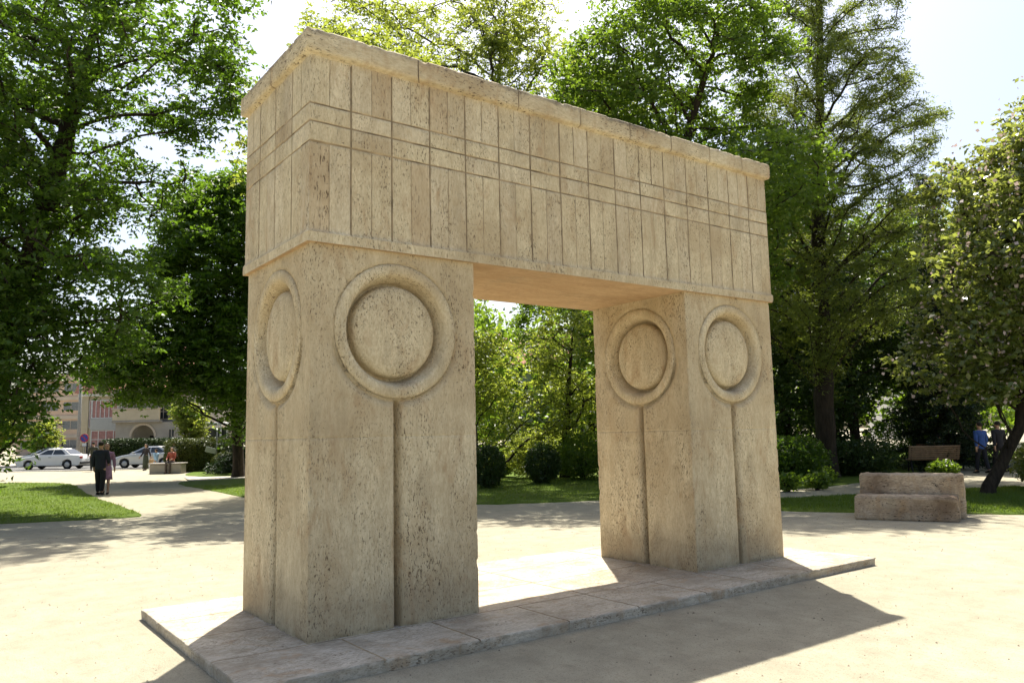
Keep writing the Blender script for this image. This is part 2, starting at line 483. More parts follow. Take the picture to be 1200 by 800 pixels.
# street beyond the park
def strip(name, d0, d1, l0, l1, z, mat):
    return poly_sheet(name, [(l0, d0), (l1, d0), (l1, d1), (l0, d1)], z, mat)
strip('road', 50.6, 60.5, -140, 120, .012, M['asphalt'])
tag(MB().box(-140, 120, 50.25, 50.6, -.02, .06, .02).build('kerb', M['kerb'], loc=(CAMX, CAMY, 0), rz=PARKROT), kind='structure')
tag(MB().box(-140, 120, 60.5, 60.8, -.02, .13, .02).build('kerb', M['kerb'], loc=(CAMX, CAMY, 0), rz=PARKROT), kind='structure')
tag(MB().box(-140, 120, 60.8, 66, -.02, .118).build('pavement', M['paving'], loc=(CAMX, CAMY, 0), rz=PARKROT), kind='structure')
mb = MB()
for k in range(40): mb.box(-100+k*4, -98.2+k*4, 55.5, 55.62, .0125, .0165)
tag(mb.build('road_marking', M['white_paint'], loc=(CAMX, CAMY, 0), rz=PARKROT), kind='structure')

# ------------------------------------------------------------------ the stone gate
Z0 = .09
L, PD, PW, HP, OV, HC, OC = 6.293, 1.616, 1.642, 3.257, .045, 4.912, .082
HT = 5.13
GC = np.array([L/2, PD/2, 0])
chipn = SN(5.5, 21, 4); warp = SN(1.1, 22, 2)

def grid_coords(length, step, extra=()):
    u = list(np.linspace(0, length, max(2, int(round(length/step))+1)))
    u = [a for a in u if all(abs(a-e) > step*.3 for e in extra)]
    return np.array(sorted(set(u) | set(e for e in extra if 0 <= e <= length)))

def face_grid(o, ud, vd, us, vs, depth, snap=()):
    """tensor grid on a plane; depth pushes it inwards; snap = (cu, cv, radii) tidies circles"""
    U, V = np.meshgrid(us, vs)
    U = U.ravel().copy(); V = V.ravel().copy()
    for cu, cv, rad, tol in snap:
        du, dv = U-cu, V-cv; rho = np.hypot(du, dv)+1e-9
        k = np.abs(rho-rad) < tol
        U[k] = cu+du[k]/rho[k]*rad; V[k] = cv+dv[k]/rho[k]*rad
    ud, vd = np.array(ud, float), np.array(vd, float); n = np.cross(ud, vd)
    P = np.array(o, float)+U[:, None]*ud+V[:, None]*vd
    P = P-n*depth(U, V, P)[:, None]
    a = np.arange(len(us)*len(vs)).reshape(len(vs), len(us))
    f = np.stack([a[:-1, :-1], a[:-1, 1:], a[1:, 1:], a[1:, :-1]], -1).reshape(-1, 4)
    return P, f

def join(parts):
    V = []; F = []; b = 0
    for P, f in parts:
        V.append(P); F.append(f+b); b += len(P)
    return np.concatenate(V), np.concatenate(F)

def chip_corner(P, x0, x1, y0, y1, amt=.007, reach=.02):
    """knock upright arrises back a little, the same from both faces"""
    ex = np.minimum(P[:, 0]-x0, x1-P[:, 0]); ey = np.minimum(P[:, 1]-y0, y1-P[:, 1])
    wgt = np.clip(1-np.maximum(ex, ey)/reach, 0, 1)
    a = ((.25+np.clip(chipn(P*.8)*2.2-1.3, 0, 1.6))*amt)*wgt
    sx = np.where(P[:, 0] < (x0+x1)/2, 1, -1); sy = np.where(P[:, 1] < (y0+y1)/2, 1, -1)
    P[:, 0] += sx*a*(ex < reach); P[:, 1] += sy*a*(ey < reach)
    return P

RC = 2.565     # centre height of the roundels
RR = .605
def pier_depth(width):
    uc = width/2
    def fn(U, V, P):
        rho = np.hypot(U-uc, V-RC)
        d = np.abs(U-uc)
        r = .10
        q = np.where(d < r, r-np.sqrt(np.maximum(r*r-(r-d)**2, 0)), 0)
        q = q+np.clip(1.7-d/.020, 0, 1)*.06
        below = np.clip((RC-RR-.015-V)/.02, 0, 1)
        dep = q*below
        # hollow round the lower half of the ring
        t = np.clip((rho-RR-.006)/.085, 0, 1)
        low = np.clip((RC+.08-V)/.35, 0, 1)
        hol = .055*(1-t)**1.8*low*(rho > RR)
        dep = np.maximum(dep, hol)
        # dark line round the ring
        dep = np.maximum(dep, .02*np.clip(1-np.abs(rho-RR-.008)/.012, 0, 1))
        dep = np.where(rho < RR-.001, .19, dep)
        # bed joint half way up
        dep = dep+.007*np.clip(1-np.abs(V-1.63)/.008, 0, 1)
        edge = np.clip(np.minimum(U, width-U)/.03, 0, 1)
        dep = (dep+.0035*warp(P)*1.0)*edge
        # worn foot
        foot = np.clip(1-V/.05, 0, 1)
        return dep+np.clip(chipn(P*1.3)+.1, 0, 1)*.02*foot*edge
    return fn

gate = empty('stone_gate', (GC[0], GC[1], Z0))
tag(gate, 'monumental pale travertine gateway with two square piers under a heavy panelled lintel', 'gate')

def roundel_mesh():
    prof = [(.607, -.17), (.607, -.03), (.603, -.006), (.594, .004), (.57, .010), (.535, .010), (.51, .004),
            (.495, -.008), (.475, -.05), (.458, -.10), (.446, -.15), (.440, -.165), (.425, -.165), (.420, -.15), (.417, -.11), (.410, -.075), (.396, -.055), (.36, -.040),
            (.31, -.032), (.24, -.026), (.15, -.022), (.06, -.0205), (.0005, -.020)]
    return prof
rp = roundel_mesh()
first = None
def pier(x0):
    x1 = x0+PW; y0, y1 = 0.0, PD
    zs = grid_coords(HP+.012, .0135, (1.6225, 1.63, 1.6375, .0, .012, .03))
    parts = []
    sides = [((x0, y0, -.012), (1, 0, 0), PW), ((x1, y0, -.012), (0, 1, 0), PD), ((x1, y1, -.012), (-1, 0, 0), PW), ((x0, y1, -.012), (0, -1, 0), PD)]
    for o, ud, wd in sides:
        us = grid_coords(wd, .0135, (wd/2-.0072, wd/2, wd/2+.0072, wd/2-.045, wd/2+.045, wd/2-.017, wd/2+.017, wd/2-.03, wd/2+.03, wd/2-.06, wd/2+.06, wd/2-.075, wd/2+.075, wd/2-.088, wd/2+.088, wd/2-.1, wd/2+.1, .01, wd-.01, wd/2-.02, wd/2+.02, wd/2-.012, wd/2+.012))
        P, f = face_grid(o, ud, (0, 0, 1), us, zs, pier_depth(wd), ((wd/2, RC, RR, .007), (wd/2, RC, RR+.013, .0062)))
        parts.append((P, f))
    V, F = join(parts)
    V = chip_corner(V, x0, x1, y0, y1)
    V[:, 2] = np.where(V[:, 2] > HP-.02, np.minimum(V[:, 2]+.01, HP+.004), V[:, 2])
    cx, cy = (x0+x1)/2, (y0+y1)/2
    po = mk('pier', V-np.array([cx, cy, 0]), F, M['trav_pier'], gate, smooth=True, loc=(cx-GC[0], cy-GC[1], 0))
    for i, (o, ud, wd) in enumerate(sides):
        ud = Vector(ud); n = ud.cross(Vector((0, 0, 1)))
        c = Vector(o)+ud*(wd/2)
        c.z = RC-.012
        Mx = Matrix((ud, Vector((0, 0, 1)), n)).transposed().to_4x4()
        Mx.translation = c-Vector((cx, cy, 0))
        MB().lathe(rp, 128, Mx).build('roundel', M['trav_round'], po, smooth=True)
pier(0.0); pier(L-PW)

# lintel: plain incised panelling
def vgroove(x, c, hw, dp): return dp*np.clip(1-np.abs(x-c)/hw, 0, 1)
HL0 = HP
lines = [4.135, 4.31, 4.47]
def lintel_face(length, npanel):
    pitch = length/npanel
    full = [k*pitch for k in range(1, npanel)]
    half = [(k+.5)*pitch for k in range(npanel)]
    ex = []
    for c in full+half: ex += [c-.008, c-.003, c, c+.003, c+.008]
    ez = []
    for c in lines: ez += [c-HL0-.008, c-HL0-.003, c-HL0, c-HL0+.003, c-HL0+.008]
    led = .085
    ez += [led-.004, led, led+.012, led+.028]
    us = grid_coords(length, .03, ex); vs = grid_coords(HC-HL0+.004, .03, ez)
    tint = np.random.default_rng(int(length*10)).normal(0, .0025, (npanel*2+2, 5))
    def fn(U, V, P):
        dep = np.zeros_like(U)
        body = V > led
        for c in full: dep = np.maximum(dep, vgroove(U, c, .008, .014)*body)
        hb = body & ((V < lines[0]-HL0) | (V > lines[2]-HL0))
        for c in half: dep = np.maximum(dep, vgroove(U, c, .006, .006)*hb)
        for c in lines: dep = np.maximum(dep, vgroove(V, c-HL0, .008, .010))
        # ledge at the foot stands proud of the panels
        set_back = .016*np.clip((V-led)/.024, 0, 1)
        edge = np.clip(np.minimum(U, length-U)/.02, 0, 1)
        row = np.clip(np.digitize(V, [led, lines[0]-HL0, lines[1]-HL0, lines[2]-HL0]), 0, 4)
        pan = np.clip((U/pitch*2).astype(int), 0, npanel*2)
        fn.mask = dep > .004; fn.pan = pan; fn.row = row
        return (dep+tint[pan, row]*body+.0025*warp(P*1.5))*edge+set_back
    return us, vs, fn

def lintel():
    x0, x1, y0, y1 = -OV, L+OV, -OV, PD+OV
    parts = []; midx = []
    for o, ud, ln, npn in (((x0, y0, HL0), (1, 0, 0), x1-x0, 16), ((x1, y0, HL0), (0, 1, 0), y1-y0, 4), ((x1, y1, HL0), (-1, 0, 0), x1-x0, 16), ((x0, y1, HL0), (0, -1, 0), y1-y0, 4)):
        us, vs, fn = lintel_face(ln, npn)
        P, f = face_grid(o, ud, (0, 0, 1), us, vs, fn)
        parts.append((P, f))
        g_ = fn.mask[f].sum(1) >= 2
        qr = np.random.default_rng(len(parts)*7+3).choice([0, 0, 0, 0, 0, 1, 1, 1, 3, 3, 3, 3, 0, 0, 1, 2], (npn*2+2, 5))
        pr, rr_ = fn.pan[f].max(1), fn.row[f].max(1)
        mi = np.where((rr_ == 2) | (rr_ == 3), qr[(pr//2)*2, rr_], np.where(rr_ == 0, 0, qr[pr, rr_]))
        midx.append(np.where(g_, 4, mi))
    V, F = join(parts)
    # corner edges: the set-back must meet, so pull the arris in on both axes
    k = V[:, 2] > HL0+.087
    sb = .016*np.clip((V[:, 2]-HL0-.085)/.024, 0, 1)
    ex = np.minimum(V[:, 0]-x0, x1-V[:, 0]); ey = np.minimum(V[:, 1]-y0, y1-V[:, 1])
    sx = np.where(V[:, 0] < 3, 1, -1); sy = np.where(V[:, 1] < .8, 1, -1)
    V[:, 0] += np.where(ex < sb-1e-6, sx*(sb-ex), 0); V[:, 1] += np.where(ey < sb-1e-6, sy*(sb-ey), 0)
    V = chip_corner(V, x0+.016, x1-.016, y0+.016, y1-.016, .008, .02)
    mk('lintel', V-GC, F, M['trav_v'], gate, smooth=False, more=(M['trav_warm'], M['trav_brown'], M['trav_pale'], M['joint']), midx=np.concatenate(midx))
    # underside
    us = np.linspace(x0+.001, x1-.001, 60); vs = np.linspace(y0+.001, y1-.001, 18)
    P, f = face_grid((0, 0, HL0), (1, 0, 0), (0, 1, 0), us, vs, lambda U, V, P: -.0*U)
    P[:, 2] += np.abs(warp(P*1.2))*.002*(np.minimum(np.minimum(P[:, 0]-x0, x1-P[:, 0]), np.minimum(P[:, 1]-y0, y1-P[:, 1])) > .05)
    mk('soffit', P-GC, f[:, ::-1], M['trav_soffit_bounce'], gate, smooth=True)
lintel()

def cornice():
    """top course: moulded lower edge, block joints, worn upper arris"""
    prof = [(-.012, HC-.055), (.006, HC-.03), (.026, HC-.008), (.030, HC), (OC-.03, HC+.004), (OC-.012, HC+.012), (OC-.004, HC+.026), (OC, HC+.04), (OC, HC+.075), (OC, HC+.11), (OC, HC+.145), (OC, HC+.17), (OC-.004, HT-.018), (OC-.016, HT-.004), (OC-.05, HT), (OC-.2, HT), (OC-.45, HT), (-.8, HT)]
    cmi = []
    joints = {0: [1.06, 2.2, 3.02, 3.75, 4.42, 5.1, 5.72], 1: [.85], 2: [.9, 1.9, 2.8, 3.9, 4.8, 5.6], 3: [.8]}
    parts = []
    cs = [(0, 0), (L, 0), (L, PD), (0, PD)]
    for i in range(4):
        a = np.array(cs[i], float); b = np.array(cs[(i+1) % 4], float)
        t = (b-a)/np.linalg.norm(b-a); n = np.array([t[1], -t[0]]); ln = np.linalg.norm(b-a)
        ex = []
        for j in joints[i]: ex += [j-.007, j-.003, j, j+.003, j+.007]
        us = grid_coords(ln, .022, ex)
        rows = []
        for off, z in prof:
            # mitre: stretch the run with the offset
            s = (us/ln)
            uu = us+(s-.5)*2*off
            P = np.stack([a[0]+t[0]*uu+n[0]*off, a[1]+t[1]*uu+n[1]*off, np.full(len(us), z)], 1)
            jd = np.zeros(len(us))
            if True:
                for j in joints[i]: jd = np.maximum(jd, vgroove(us, j, .007, .012))
            w_ = np.clip(1-abs(z-(HT-.02))/.07, 0, 1) if z > HC+.1 else 0
            edge = np.clip(np.minimum(us, ln-us)/.05, 0, 1)
            chip = np.clip(chipn(P*2.1)*1.4-.25+warp(P*1.5)*.6, 0, 1.2)*.014*w_
            P[:, 2] -= chip*.8
            mv = (jd+chip*.6)*np.maximum(edge, .0)+.0015*chipn(P*2)*edge*(off > .0)
            P[:, :2] -= n*mv[:, None]
            rows.append(P)
        P = np.concatenate(rows)
        q = np.arange(len(prof)*len(us)).reshape(len(prof), len(us))
        f = np.stack([q[:-1, :-1], q[:-1, 1:], q[1:, 1:], q[1:, :-1]], -1).reshape(-1, 4)
        cm = (np.tile(jd, len(prof)) > .005)[f].sum(1) >= 2
        cmi.append((cm & (np.repeat(np.arange(len(prof)-1), len(us)-1) > 2)).astype(int))
        parts.append((P, f))
    V, F = join(parts)
    mk('cornice', V-GC, F, M['trav_h'], gate, smooth=False, more=(M['joint'],), midx=np.concatenate(cmi))
cornice()

# stone platform under the gate: separate slabs read as joints in one paved block
def platform():
    x0, x1, y0, y1 = -.751, 7.056, -.797, 2.377
    jx = {0: [], }
    ex = [.28, 1.12, 2.05, 2.9, 3.85, 4.7, 5.6, 6.3]; ey = [-.02, .82, 1.64]
    gx = []; gy = []
    for c in ex: gx += [c-.009-x0, c-.003-x0, c-x0, c+.003-x0, c+.009-x0]
    for c in ey: gy += [c-.009-y0, c-.003-y0, c-y0, c+.003-y0, c+.009-y0]
    us = grid_coords(x1-x0, .03, gx+[.006, .015, x1-x0-.006, x1-x0-.015]); vs = grid_coords(y1-y0, .03, gy+[.006, .015, y1-y0-.006, y1-y0-.015])
    tilt = rng.normal(0, .003, (12, 6))
    def fn(U, V, P):
        X = U+x0; Y = V+y0
        dep = np.zeros_like(U)
        for c in ey: dep = np.maximum(dep, vgroove(Y, c, .008, .012))
        for i, c in enumerate(ex):
            rows = (Y < -.02) if i % 2 == 0 else (Y > 1.64) | (Y < -.02) if i % 3 else np.ones_like(Y, bool)
            dep = np.maximum(dep, vgroove(X, c, .008, .012)*rows)
        fn.jm = dep > .005
        e = np.minimum(np.minimum(U, x1-x0-U), np.minimum(V, y1-y0-V))
        chip = (np.clip(chipn(P*1.6)*1.6-.6, 0, 1.1)*.014+.006)*np.clip(1-e/.03, 0, 1)
        return dep+chip+.004*warp(P*.8)+.0015*chipn(P)
    P, f = face_grid((x0, y0, Z0), (1, 0, 0), (0, 1, 0), us, vs, fn)
    nu, nv = len(us), len(vs)
    a = np.arange(nu*nv).reshape(nv, nu)
    # raise a little so that the pier feet stay covered
    rim = np.concatenate([a[0, :], a[1:, -1], a[-1, ::-1][1:], a[::-1, 0][1:-1]])
    Q = P[rim].copy()
    jag = chipn(Q*2.0)*.010-.004
    cxy = np.array([(x0+x1)/2, (y0+y1)/2])
    rows = [P]; prev = rim; base = len(P); faces = [f]
    for h, sc_, inn in ((.062, 1.0, .0), (.035, .8, .003), (-.03, .6, .007)):
        S = Q.copy(); S[:, 2] = h
        nx = np.where(np.isclose(Q[:, 0], x0, atol=.02), -1, np.where(np.isclose(Q[:, 0], x1, atol=.02), 1, 0)); ny = np.where(np.isclose(Q[:, 1], y0, atol=.02), -1, np.where(np.isclose(Q[:, 1], y1, atol=.02), 1, 0))
        S[:, 0] += nx*(jag*sc_-inn); S[:, 1] += ny*(jag*sc_-inn)
        idx = base+np.arange(len(S)); base += len(S); rows.append(S)
        nxt = np.roll(idx, -1); pn = np.roll(prev, -1)
        faces.append(np.stack([prev, idx, nxt, pn], 1)); prev = idx
    V = np.concatenate(rows); F = np.concatenate(faces)
    jm = np.zeros(len(V), bool); jm[:len(P)] = fn.jm
    o = mk('stone_platform', V-np.array([cxy[0], cxy[1], 0]), F, M['trav_floor'], smooth=False, loc=(cxy[0], cxy[1], 0), more=(M['joint'],), midx=(jm[F].sum(1) >= 2).astype(int))
    tag(o, 'low worn travertine paving platform under the stone gateway', 'platform')
platform()

# ------------------------------------------------------------------ stone bench
def stone_block(x0, x1, y0, y1, z0, z1, name, parent, seed):
    n1 = SN(6, seed, 4); n2 = SN(2.0, seed+1, 2)
    bm = bmesh.new(); bmesh.ops.create_cube(bm, size=1)
    bmesh.ops.subdivide_edges(bm, edges=list(bm.edges), cuts=27, use_grid_fill=True)
    P = np.array([q.co[:] for q in bm.verts])
    c = np.array([(x0+x1)/2, (y0+y1)/2, (z0+z1)/2]); s = np.array([x1-x0, y1-y0, z1-z0])
    # round the box slightly
    W = P*s
    ds = s/2-np.abs(W)
    near = (ds < .02).sum(1)
    W -= np.sign(W)*((ds < .02) & (near[:, None] >= 2))*.012
    D = P/np.abs(P).max(1)[:, None]
    amt = n1(W)*.011+n2(W)*.006
    W += np.sign(W)*(ds < 1e-3)*amt[:, None]
    W += c
    for q, p in zip(bm.verts, W): q.co = p
    me = bpy.data.meshes.new(name); bm.to_mesh(me); bm.free(); me.materials.append(M['trav_bench'])
    me.polygons.foreach_set('use_smooth', np.ones(len(me.polygons), bool))
    return link(bpy.data.objects.new(name, me), parent)
A = G(6.3, 14.85)[:2]; B = G(7.76, 14.0)[:2]
dv = (B-A)/np.linalg.norm(B-A)
sb = empty('stone_bench', (*A, 0), math.atan2(dv[1], dv[0]))
tag(sb, 'rough brown travertine bench with a block seat and block back', 'bench')
bl = float(np.linalg.norm(B-A))
stone_block(0, bl, 0, .62, -.02, .43, 'seat', sb, 31)
stone_block(.04, bl+.1, .60, 1.0, -.02, .80, 'backrest', sb, 41)

# ------------------------------------------------------------------ trees
def ell(specs):
    return [(np.array(G(a, b, z)), (rl, rd, rz)) for a, b, z, rl, rd, rz in specs]

def sample_ell(es, n, r, hollow=.25, gaps=None):
    out = []
    vol = np.array([e[1][0]*e[1][1]*e[1][2] for e in es])**.8
    cnt = (vol/vol.sum()*n*1.6).astype(int)+4
    for (c, (rl, rd, rz)), k in zip(es, cnt):
        q = r.normal(size=(k, 3)); q /= np.linalg.norm(q, axis=1)[:, None]
        rad = (hollow+(1-hollow)*r.uniform(0, 1, k))**(1/2.2)
        q *= rad[:, None]
        lat, dd, z = q[:, 0]*rl, q[:, 1]*rd, q[:, 2]*rz
        p = np.stack([c[0]+RGT[0]*lat+FWD[0]*dd, c[1]+RGT[1]*lat+FWD[1]*dd, c[2]+z], 1)
        out.append(p)
    P = np.concatenate(out)
    P = P[P[:, 2] > .5]
    if gaps is not None:
        P = P[gaps(P) > -.42]
    r.shuffle(P)
    return P[:n]

def grow(trunk, attr, step, di, dk, r, iters=110, up=.05, wob=.18, rise=.6):
    pos = [np.array(trunk[0], float)]; par = [-1]
    for i in range(1, len(trunk)):
        a, b = np.array(trunk[i-1], float), np.array(trunk[i], float)
        k = max(1, int(np.linalg.norm(b-a)/step))
        for j in range(1, k+1):
            pos.append(a+(b-a)*j/k+r.normal(0, .015, 3)); par.append(len(pos)-2)
    ntrunk = len(pos)
    A = attr.copy()
    P = np.array(pos); par = list(par)
    best = np.full(len(A), 1e9); bi = np.zeros(len(A), int)
    def upd(lo):
        nonlocal best, bi
        q = A[:, None, :]-P[None, lo:, :]
        dh = np.hypot(q[..., 0], q[..., 1])
        d = np.hypot(dh, q[..., 2]-rise*np.minimum(dh, 3.0)*np.clip(dh-.5, 0, 1))
        m = d.argmin(1); dm = d[np.arange(len(A)), m]
        k = dm < best
        best = np.where(k, dm, best); bi = np.where(k, m+lo, bi)
    upd(0)
    # the bare bole does not send branches
    for it in range(iters):
        if len(A) == 0: break
        act = best < di
        if not act.any(): break
        idx = bi[act]; dirs = A[act]-P[idx]
        dirs /= np.linalg.norm(dirs, axis=1)[:, None]+1e-9
        acc = np.zeros((len(P), 3)); np.add.at(acc, idx, dirs)
        k = np.unique(idx)
        dd = acc[k]; nn = np.linalg.norm(dd, axis=1)[:, None]
        ok = nn[:, 0] > 1e-3
        k, dd, nn = k[ok], dd[ok], nn[ok]
        dd = dd/nn+r.normal(0, wob, dd.shape)+np.array([0, 0, up]); dd /= np.linalg.norm(dd, axis=1)[:, None]
        new = P[k]+dd*step
        # drop doubles
        lo = len(P)
        P = np.concatenate([P, new]); par += list(k)
        upd(lo)
        keep = best > dk
        A, best, bi = A[keep], best[keep], bi[keep]
    return P, np.array(par), ntrunk

def limbs(P, par, r_base, r_tip):
    n = len(P); cnt = np.zeros(n)
    child = np.bincount(par[par >= 0], minlength=n)
    cnt[child == 0] = 1
    for i in range(n-1, 0, -1): cnt[par[i]] += cnt[i]
    cnt = np.maximum(cnt, 1)
    p = math.log(r_base/r_tip)/max(math.log(cnt[0]), 1e-3)
    p = min(p, .75)
    rad = r_tip*cnt**p
    rad *= r_base/rad[0]
    rad = np.maximum(rad, r_tip)
    return rad, cnt, child

def tubes(P, par, rad, z_ground, sides=6):
    n = len(P)
    main = np.full(n, -1)
    for i in range(1, n):
        j = par[i]
        if main[j] < 0 or rad[i] > rad[main[j]]: main[j] = i
    d = np.zeros((n, 3))
    d[1:] = P[1:]-P[par[1:]]; d[0] = P[1]-P[0]
    d /= np.linalg.norm(d, axis=1)[:, None]+1e-9
    nd = d.copy()
    k = main >= 0
    nd[k] += d[main[k]]; nd /= np.linalg.norm(nd, axis=1)[:, None]+1e-9
    ref = np.array([.93, .36, .02])
    i = np.arange(1, n); j = par[i]
    ismain = main[j] == i
    d0 = np.where(ismain[:, None], nd[j], d[i]); d1 = nd[i]
    flare = lambda q: 1+.55*np.exp(-np.maximum(P[q][:, 2]-z_ground, 0)/.35)
    r0 = np.where(ismain, rad[j], np.minimum(rad[j], rad[i]*1.35))*flare(j); r1 = rad[i]*flare(i)
    ang = np.arange(sides)*2*math.pi/sides
    def ring(c, dd, rr):
        a = np.cross(dd, ref); a /= np.linalg.norm(a, axis=1)[:, None]+1e-9; b = np.cross(dd, a)
        return c[:, None, :]+rr[:, None, None]*(a[:, None, :]*np.cos(ang)[None, :, None]+b[:, None, :]*np.sin(ang)[None, :, None])
    V = np.concatenate([ring(P[j], d0, r0), ring(P[i], d1, r1)], 1).reshape(-1, 3)
    m = n-1
    b = (np.arange(m)*2*sides)[:, None]
    q = np.arange(sides); q2 = (q+1) % sides
    F = np.stack([b+q, b+q2, b+sides+q2, b+sides+q], -1).reshape(-1, 4)
    return V, F

def leaves(C, r, size, aspect=.55, flat=.7, droop=.25, outdir=None):
    """kite-shaped blades at centres C"""
    n = len(C)
    nrm = r.normal(size=(n, 3))*(1-flat); nrm[:, 2] += flat*.9
    nrm /= np.linalg.norm(nrm, axis=1)[:, None]
    ax = r.normal(size=(n, 3))
    if outdir is not None: ax += outdir*1.1
    ax[:, 2] -= droop
    ax -= nrm*(ax*nrm).sum(1)[:, None]; ax /= np.linalg.norm(ax, axis=1)[:, None]+1e-9
    sd_ = np.cross(nrm, ax)
    s = size*r.uniform(.6, 1.25, n)[:, None]
    v0 = C-ax*s*.5
    v2 = C+ax*s*.5-nrm*s*.12
    v1 = C+sd_*s*aspect*.5+nrm*s*.07-ax*s*.05
    v3 = C-sd_*s*aspect*.5+nrm*s*.07-ax*s*.05
    return np.stack([v0, v1, v2, v3], 1).reshape(-1, 3), np.arange(n*4).reshape(-1, 4)

def tree(name, label, trunk, es, r_base, nattr, nleaf, leaf_mat, size, seed, bark='bark', spread=.34, step=.42, aspect=.55, flat=.55, droop=.25, gap=True,
         up=.05, vflat=.75, blossoms=0, sides=6, cat='tree', group=None, wob=.18, dk=.5, gapf=.16, hollow=.25, rise=.6, sprd=1.0, zmin=.15):
    r = np.random.default_rng(seed)
    es = ell(es)
    gaps = SN(gapf, seed+5, 2) if gap else None
    nattr = int(nattr*2.2); nleaf = int(nleaf*1.9)
    A = sample_ell(es, nattr, r, hollow, gaps)
    tr = [G(*p) for p in trunk]
    P, par, nt_ = grow(tr, A, step, 60, dk, r, up=up, wob=wob, rise=rise)
    rad, cnt, child = limbs(P, par, r_base, .017)
    base = np.array(tr[0])
    root = empty(name, base)
    tag(root, label, cat, group)
    V, F = tubes(P, par, rad, base[2], sides)
    mk('trunk', V-base, F, M[bark], root, smooth=True)
    # leaf clusters on young wood
    young = np.where((cnt <= 7) & (np.arange(len(P)) >= nt_))[0]
    dens = np.clip(r.gamma(2.5, .4, len(young)), .15, 2.2)/(1+.25*(cnt[young]-1))
    pick = young[r.choice(len(young), nleaf, p=dens/dens.sum())]
    sub = r.normal(size=(nleaf, 3))*np.array([spread, spread, spread*vflat])
    C = P[pick]+sub*r.uniform(.3, 1, nleaf)[:, None]
    # leaves sit in sprays of five round a twig end, each spray with its own tilt
    k5 = 5; C = C[:max(1, nleaf//k5)]
    C = np.repeat(C, k5, 0); m = len(C)
    an = np.tile(np.arange(k5)*2*math.pi/k5, m//k5)+np.repeat(r.uniform(0, 6.28, m//k5), k5)+r.normal(0, .25, m)
    tl = np.repeat(r.normal(0, .35, (m//k5, 2)), k5, 0)
    od = np.stack([np.cos(an), np.sin(an), np.cos(an)*tl[:, 0]+np.sin(an)*tl[:, 1]-.25], 1)
    C = C+od*size*r.uniform(.35, .8, m)[:, None]*sprd
    k_ = C[:, 2] > zmin; C, od = C[k_], od[k_]
    v, f = leaves(C, r, size, aspect, flat, droop*.4, od*1.8)
    mk('crown', v-base, f, M[leaf_mat], root)
    if blossoms:
        pick = young[r.choice(len(young), blossoms, p=dens/dens.sum())]
        C = P[pick]+r.normal(size=(blossoms, 3))*spread*.75
        C = C[C[:, 2] > max(.6, zmin)]
        v, f = leaves(C, r, size*.62, .95, .35, 0)
        mk('blossom', v-base, f, M['blossom'], root)
    return root

# left foreground giant
tree('broadleaf_tree', 'huge dark leaning broadleaf tree overhanging the left lawn and the sunlit path',
     [(-14.6, 21, -.1), (-14.0, 21, 3), (-13.0, 21, 7), (-12.2, 20.8, 10), (-11.2, 20.5, 14), (-10.6, 20.3, 17)],
     [(-13.5, 20.5, 11, 5.2, 4.2, 5.5), (-9.6, 20, 12.6, 2.6, 3, 3.2), (-17, 21, 10, 5, 5, 7), (-13.6, 19.2, 4.0, 2.3, 2.6, 2.5), (-10.6, 19.6, 5.4, 2.4, 2.4, 1.5), (-12.4, 18.4, 3.2, 1.5, 1.8, 1.6), (-11.4, 19.8, 4.6, 1.7, 1.6, 1.2), (-13.8, 19.6, 7.2, 2.2, 3, 2.0)],
     .40, 1050, 76000, 'leaf_dark', .17, 101, spread=.5, step=.45, vflat=.6, flat=.6, aspect=.5)
tree('broadleaf_tree', 'dense green round broadleaf tree standing just left of the stone gateway',
     [(-12.7, 36.5, -.1), (-12.9, 36.5, 4), (-13.5, 36.3, 9), (-13.3, 36, 14.5)],
     [(-13.2, 35.5, 9.6, 3.1, 3.9, 4.4), (-15.8, 34.6, 5.2, 3.0, 3.0, 2.0), (-12.0, 35.5, 13.2, 2.0, 2.4, 1.9), (-11.8, 34.8, 5.4, 2.6, 2.8, 2.8), (-14, 33.6, 6.0, 2.8, 1.8, 2.6)],
     .24, 800, 52000, 'leaf_dark', .20, 102, spread=.55, vflat=.6)
tree('broadleaf_tree', 'bushy tree just behind the gateway whose crown tops the cornice at its near left corner',
     [(-4.6, 24.6, -.1), (-4.7, 24.5, 4), (-4.9, 24.3, 9), (-5.2, 24, 13.5)],
     [(-5.0, 24.2, 11.2, 3.6, 3.6, 3.6), (-3.0, 23.6, 10, 2.2, 2.4, 2.4), (-5.3, 20.6, 8.6, 1.5, 2.6, 2)],
     .22, 500, 26000, 'leaf_light', .14, 103, spread=.45, vflat=.7)
tree('broadleaf_tree', 'tall airy pale leaved tree rising behind the middle of the lintel',
     [(-2.4, 31, -.1), (-1.9, 31, 6), (-.8, 31, 12), (.1, 31, 20)],
     [(-.6, 31, 15.5, 4.6, 3.8, 5.2), (-5.6, 31, 16.5, 3.4, 3.4, 3.8), (2.8, 31, 13, 3, 3.4, 4.2)],
     .22, 820, 40000, 'leaf_light', .145, 104, bark='bark_grey', spread=.45, vflat=.7, gapf=.2)
tree('broadleaf_tree', 'dark many branched tree behind the right half of the lintel',
     [(5.2, 25, -.1), (5.1, 25, 4), (5.15, 25, 7.5), (5.6, 24.8, 10.5), (7.0, 24.6, 14.5)],
     [(5.6, 24.2, 13, 3.6, 3.2, 3.8), (3.2, 24.2, 11.5, 2.2, 2.6, 3.2), (8.0, 24.4, 9.8, 2.0, 2.4, 2.0), (7.0, 24, 7.2, 1.7, 2, 1.6), (4.4, 23.4, 8.5, 2.4, 2, 2), (.8, 22.3, 9.6, 2.3, 2.3, 1.7), (7.0, 20.4, 8.2, 1.5, 2.2, 1.5)],
     .26, 760, 42000, 'leaf_mid', .15, 105, spread=.45, vflat=.7)
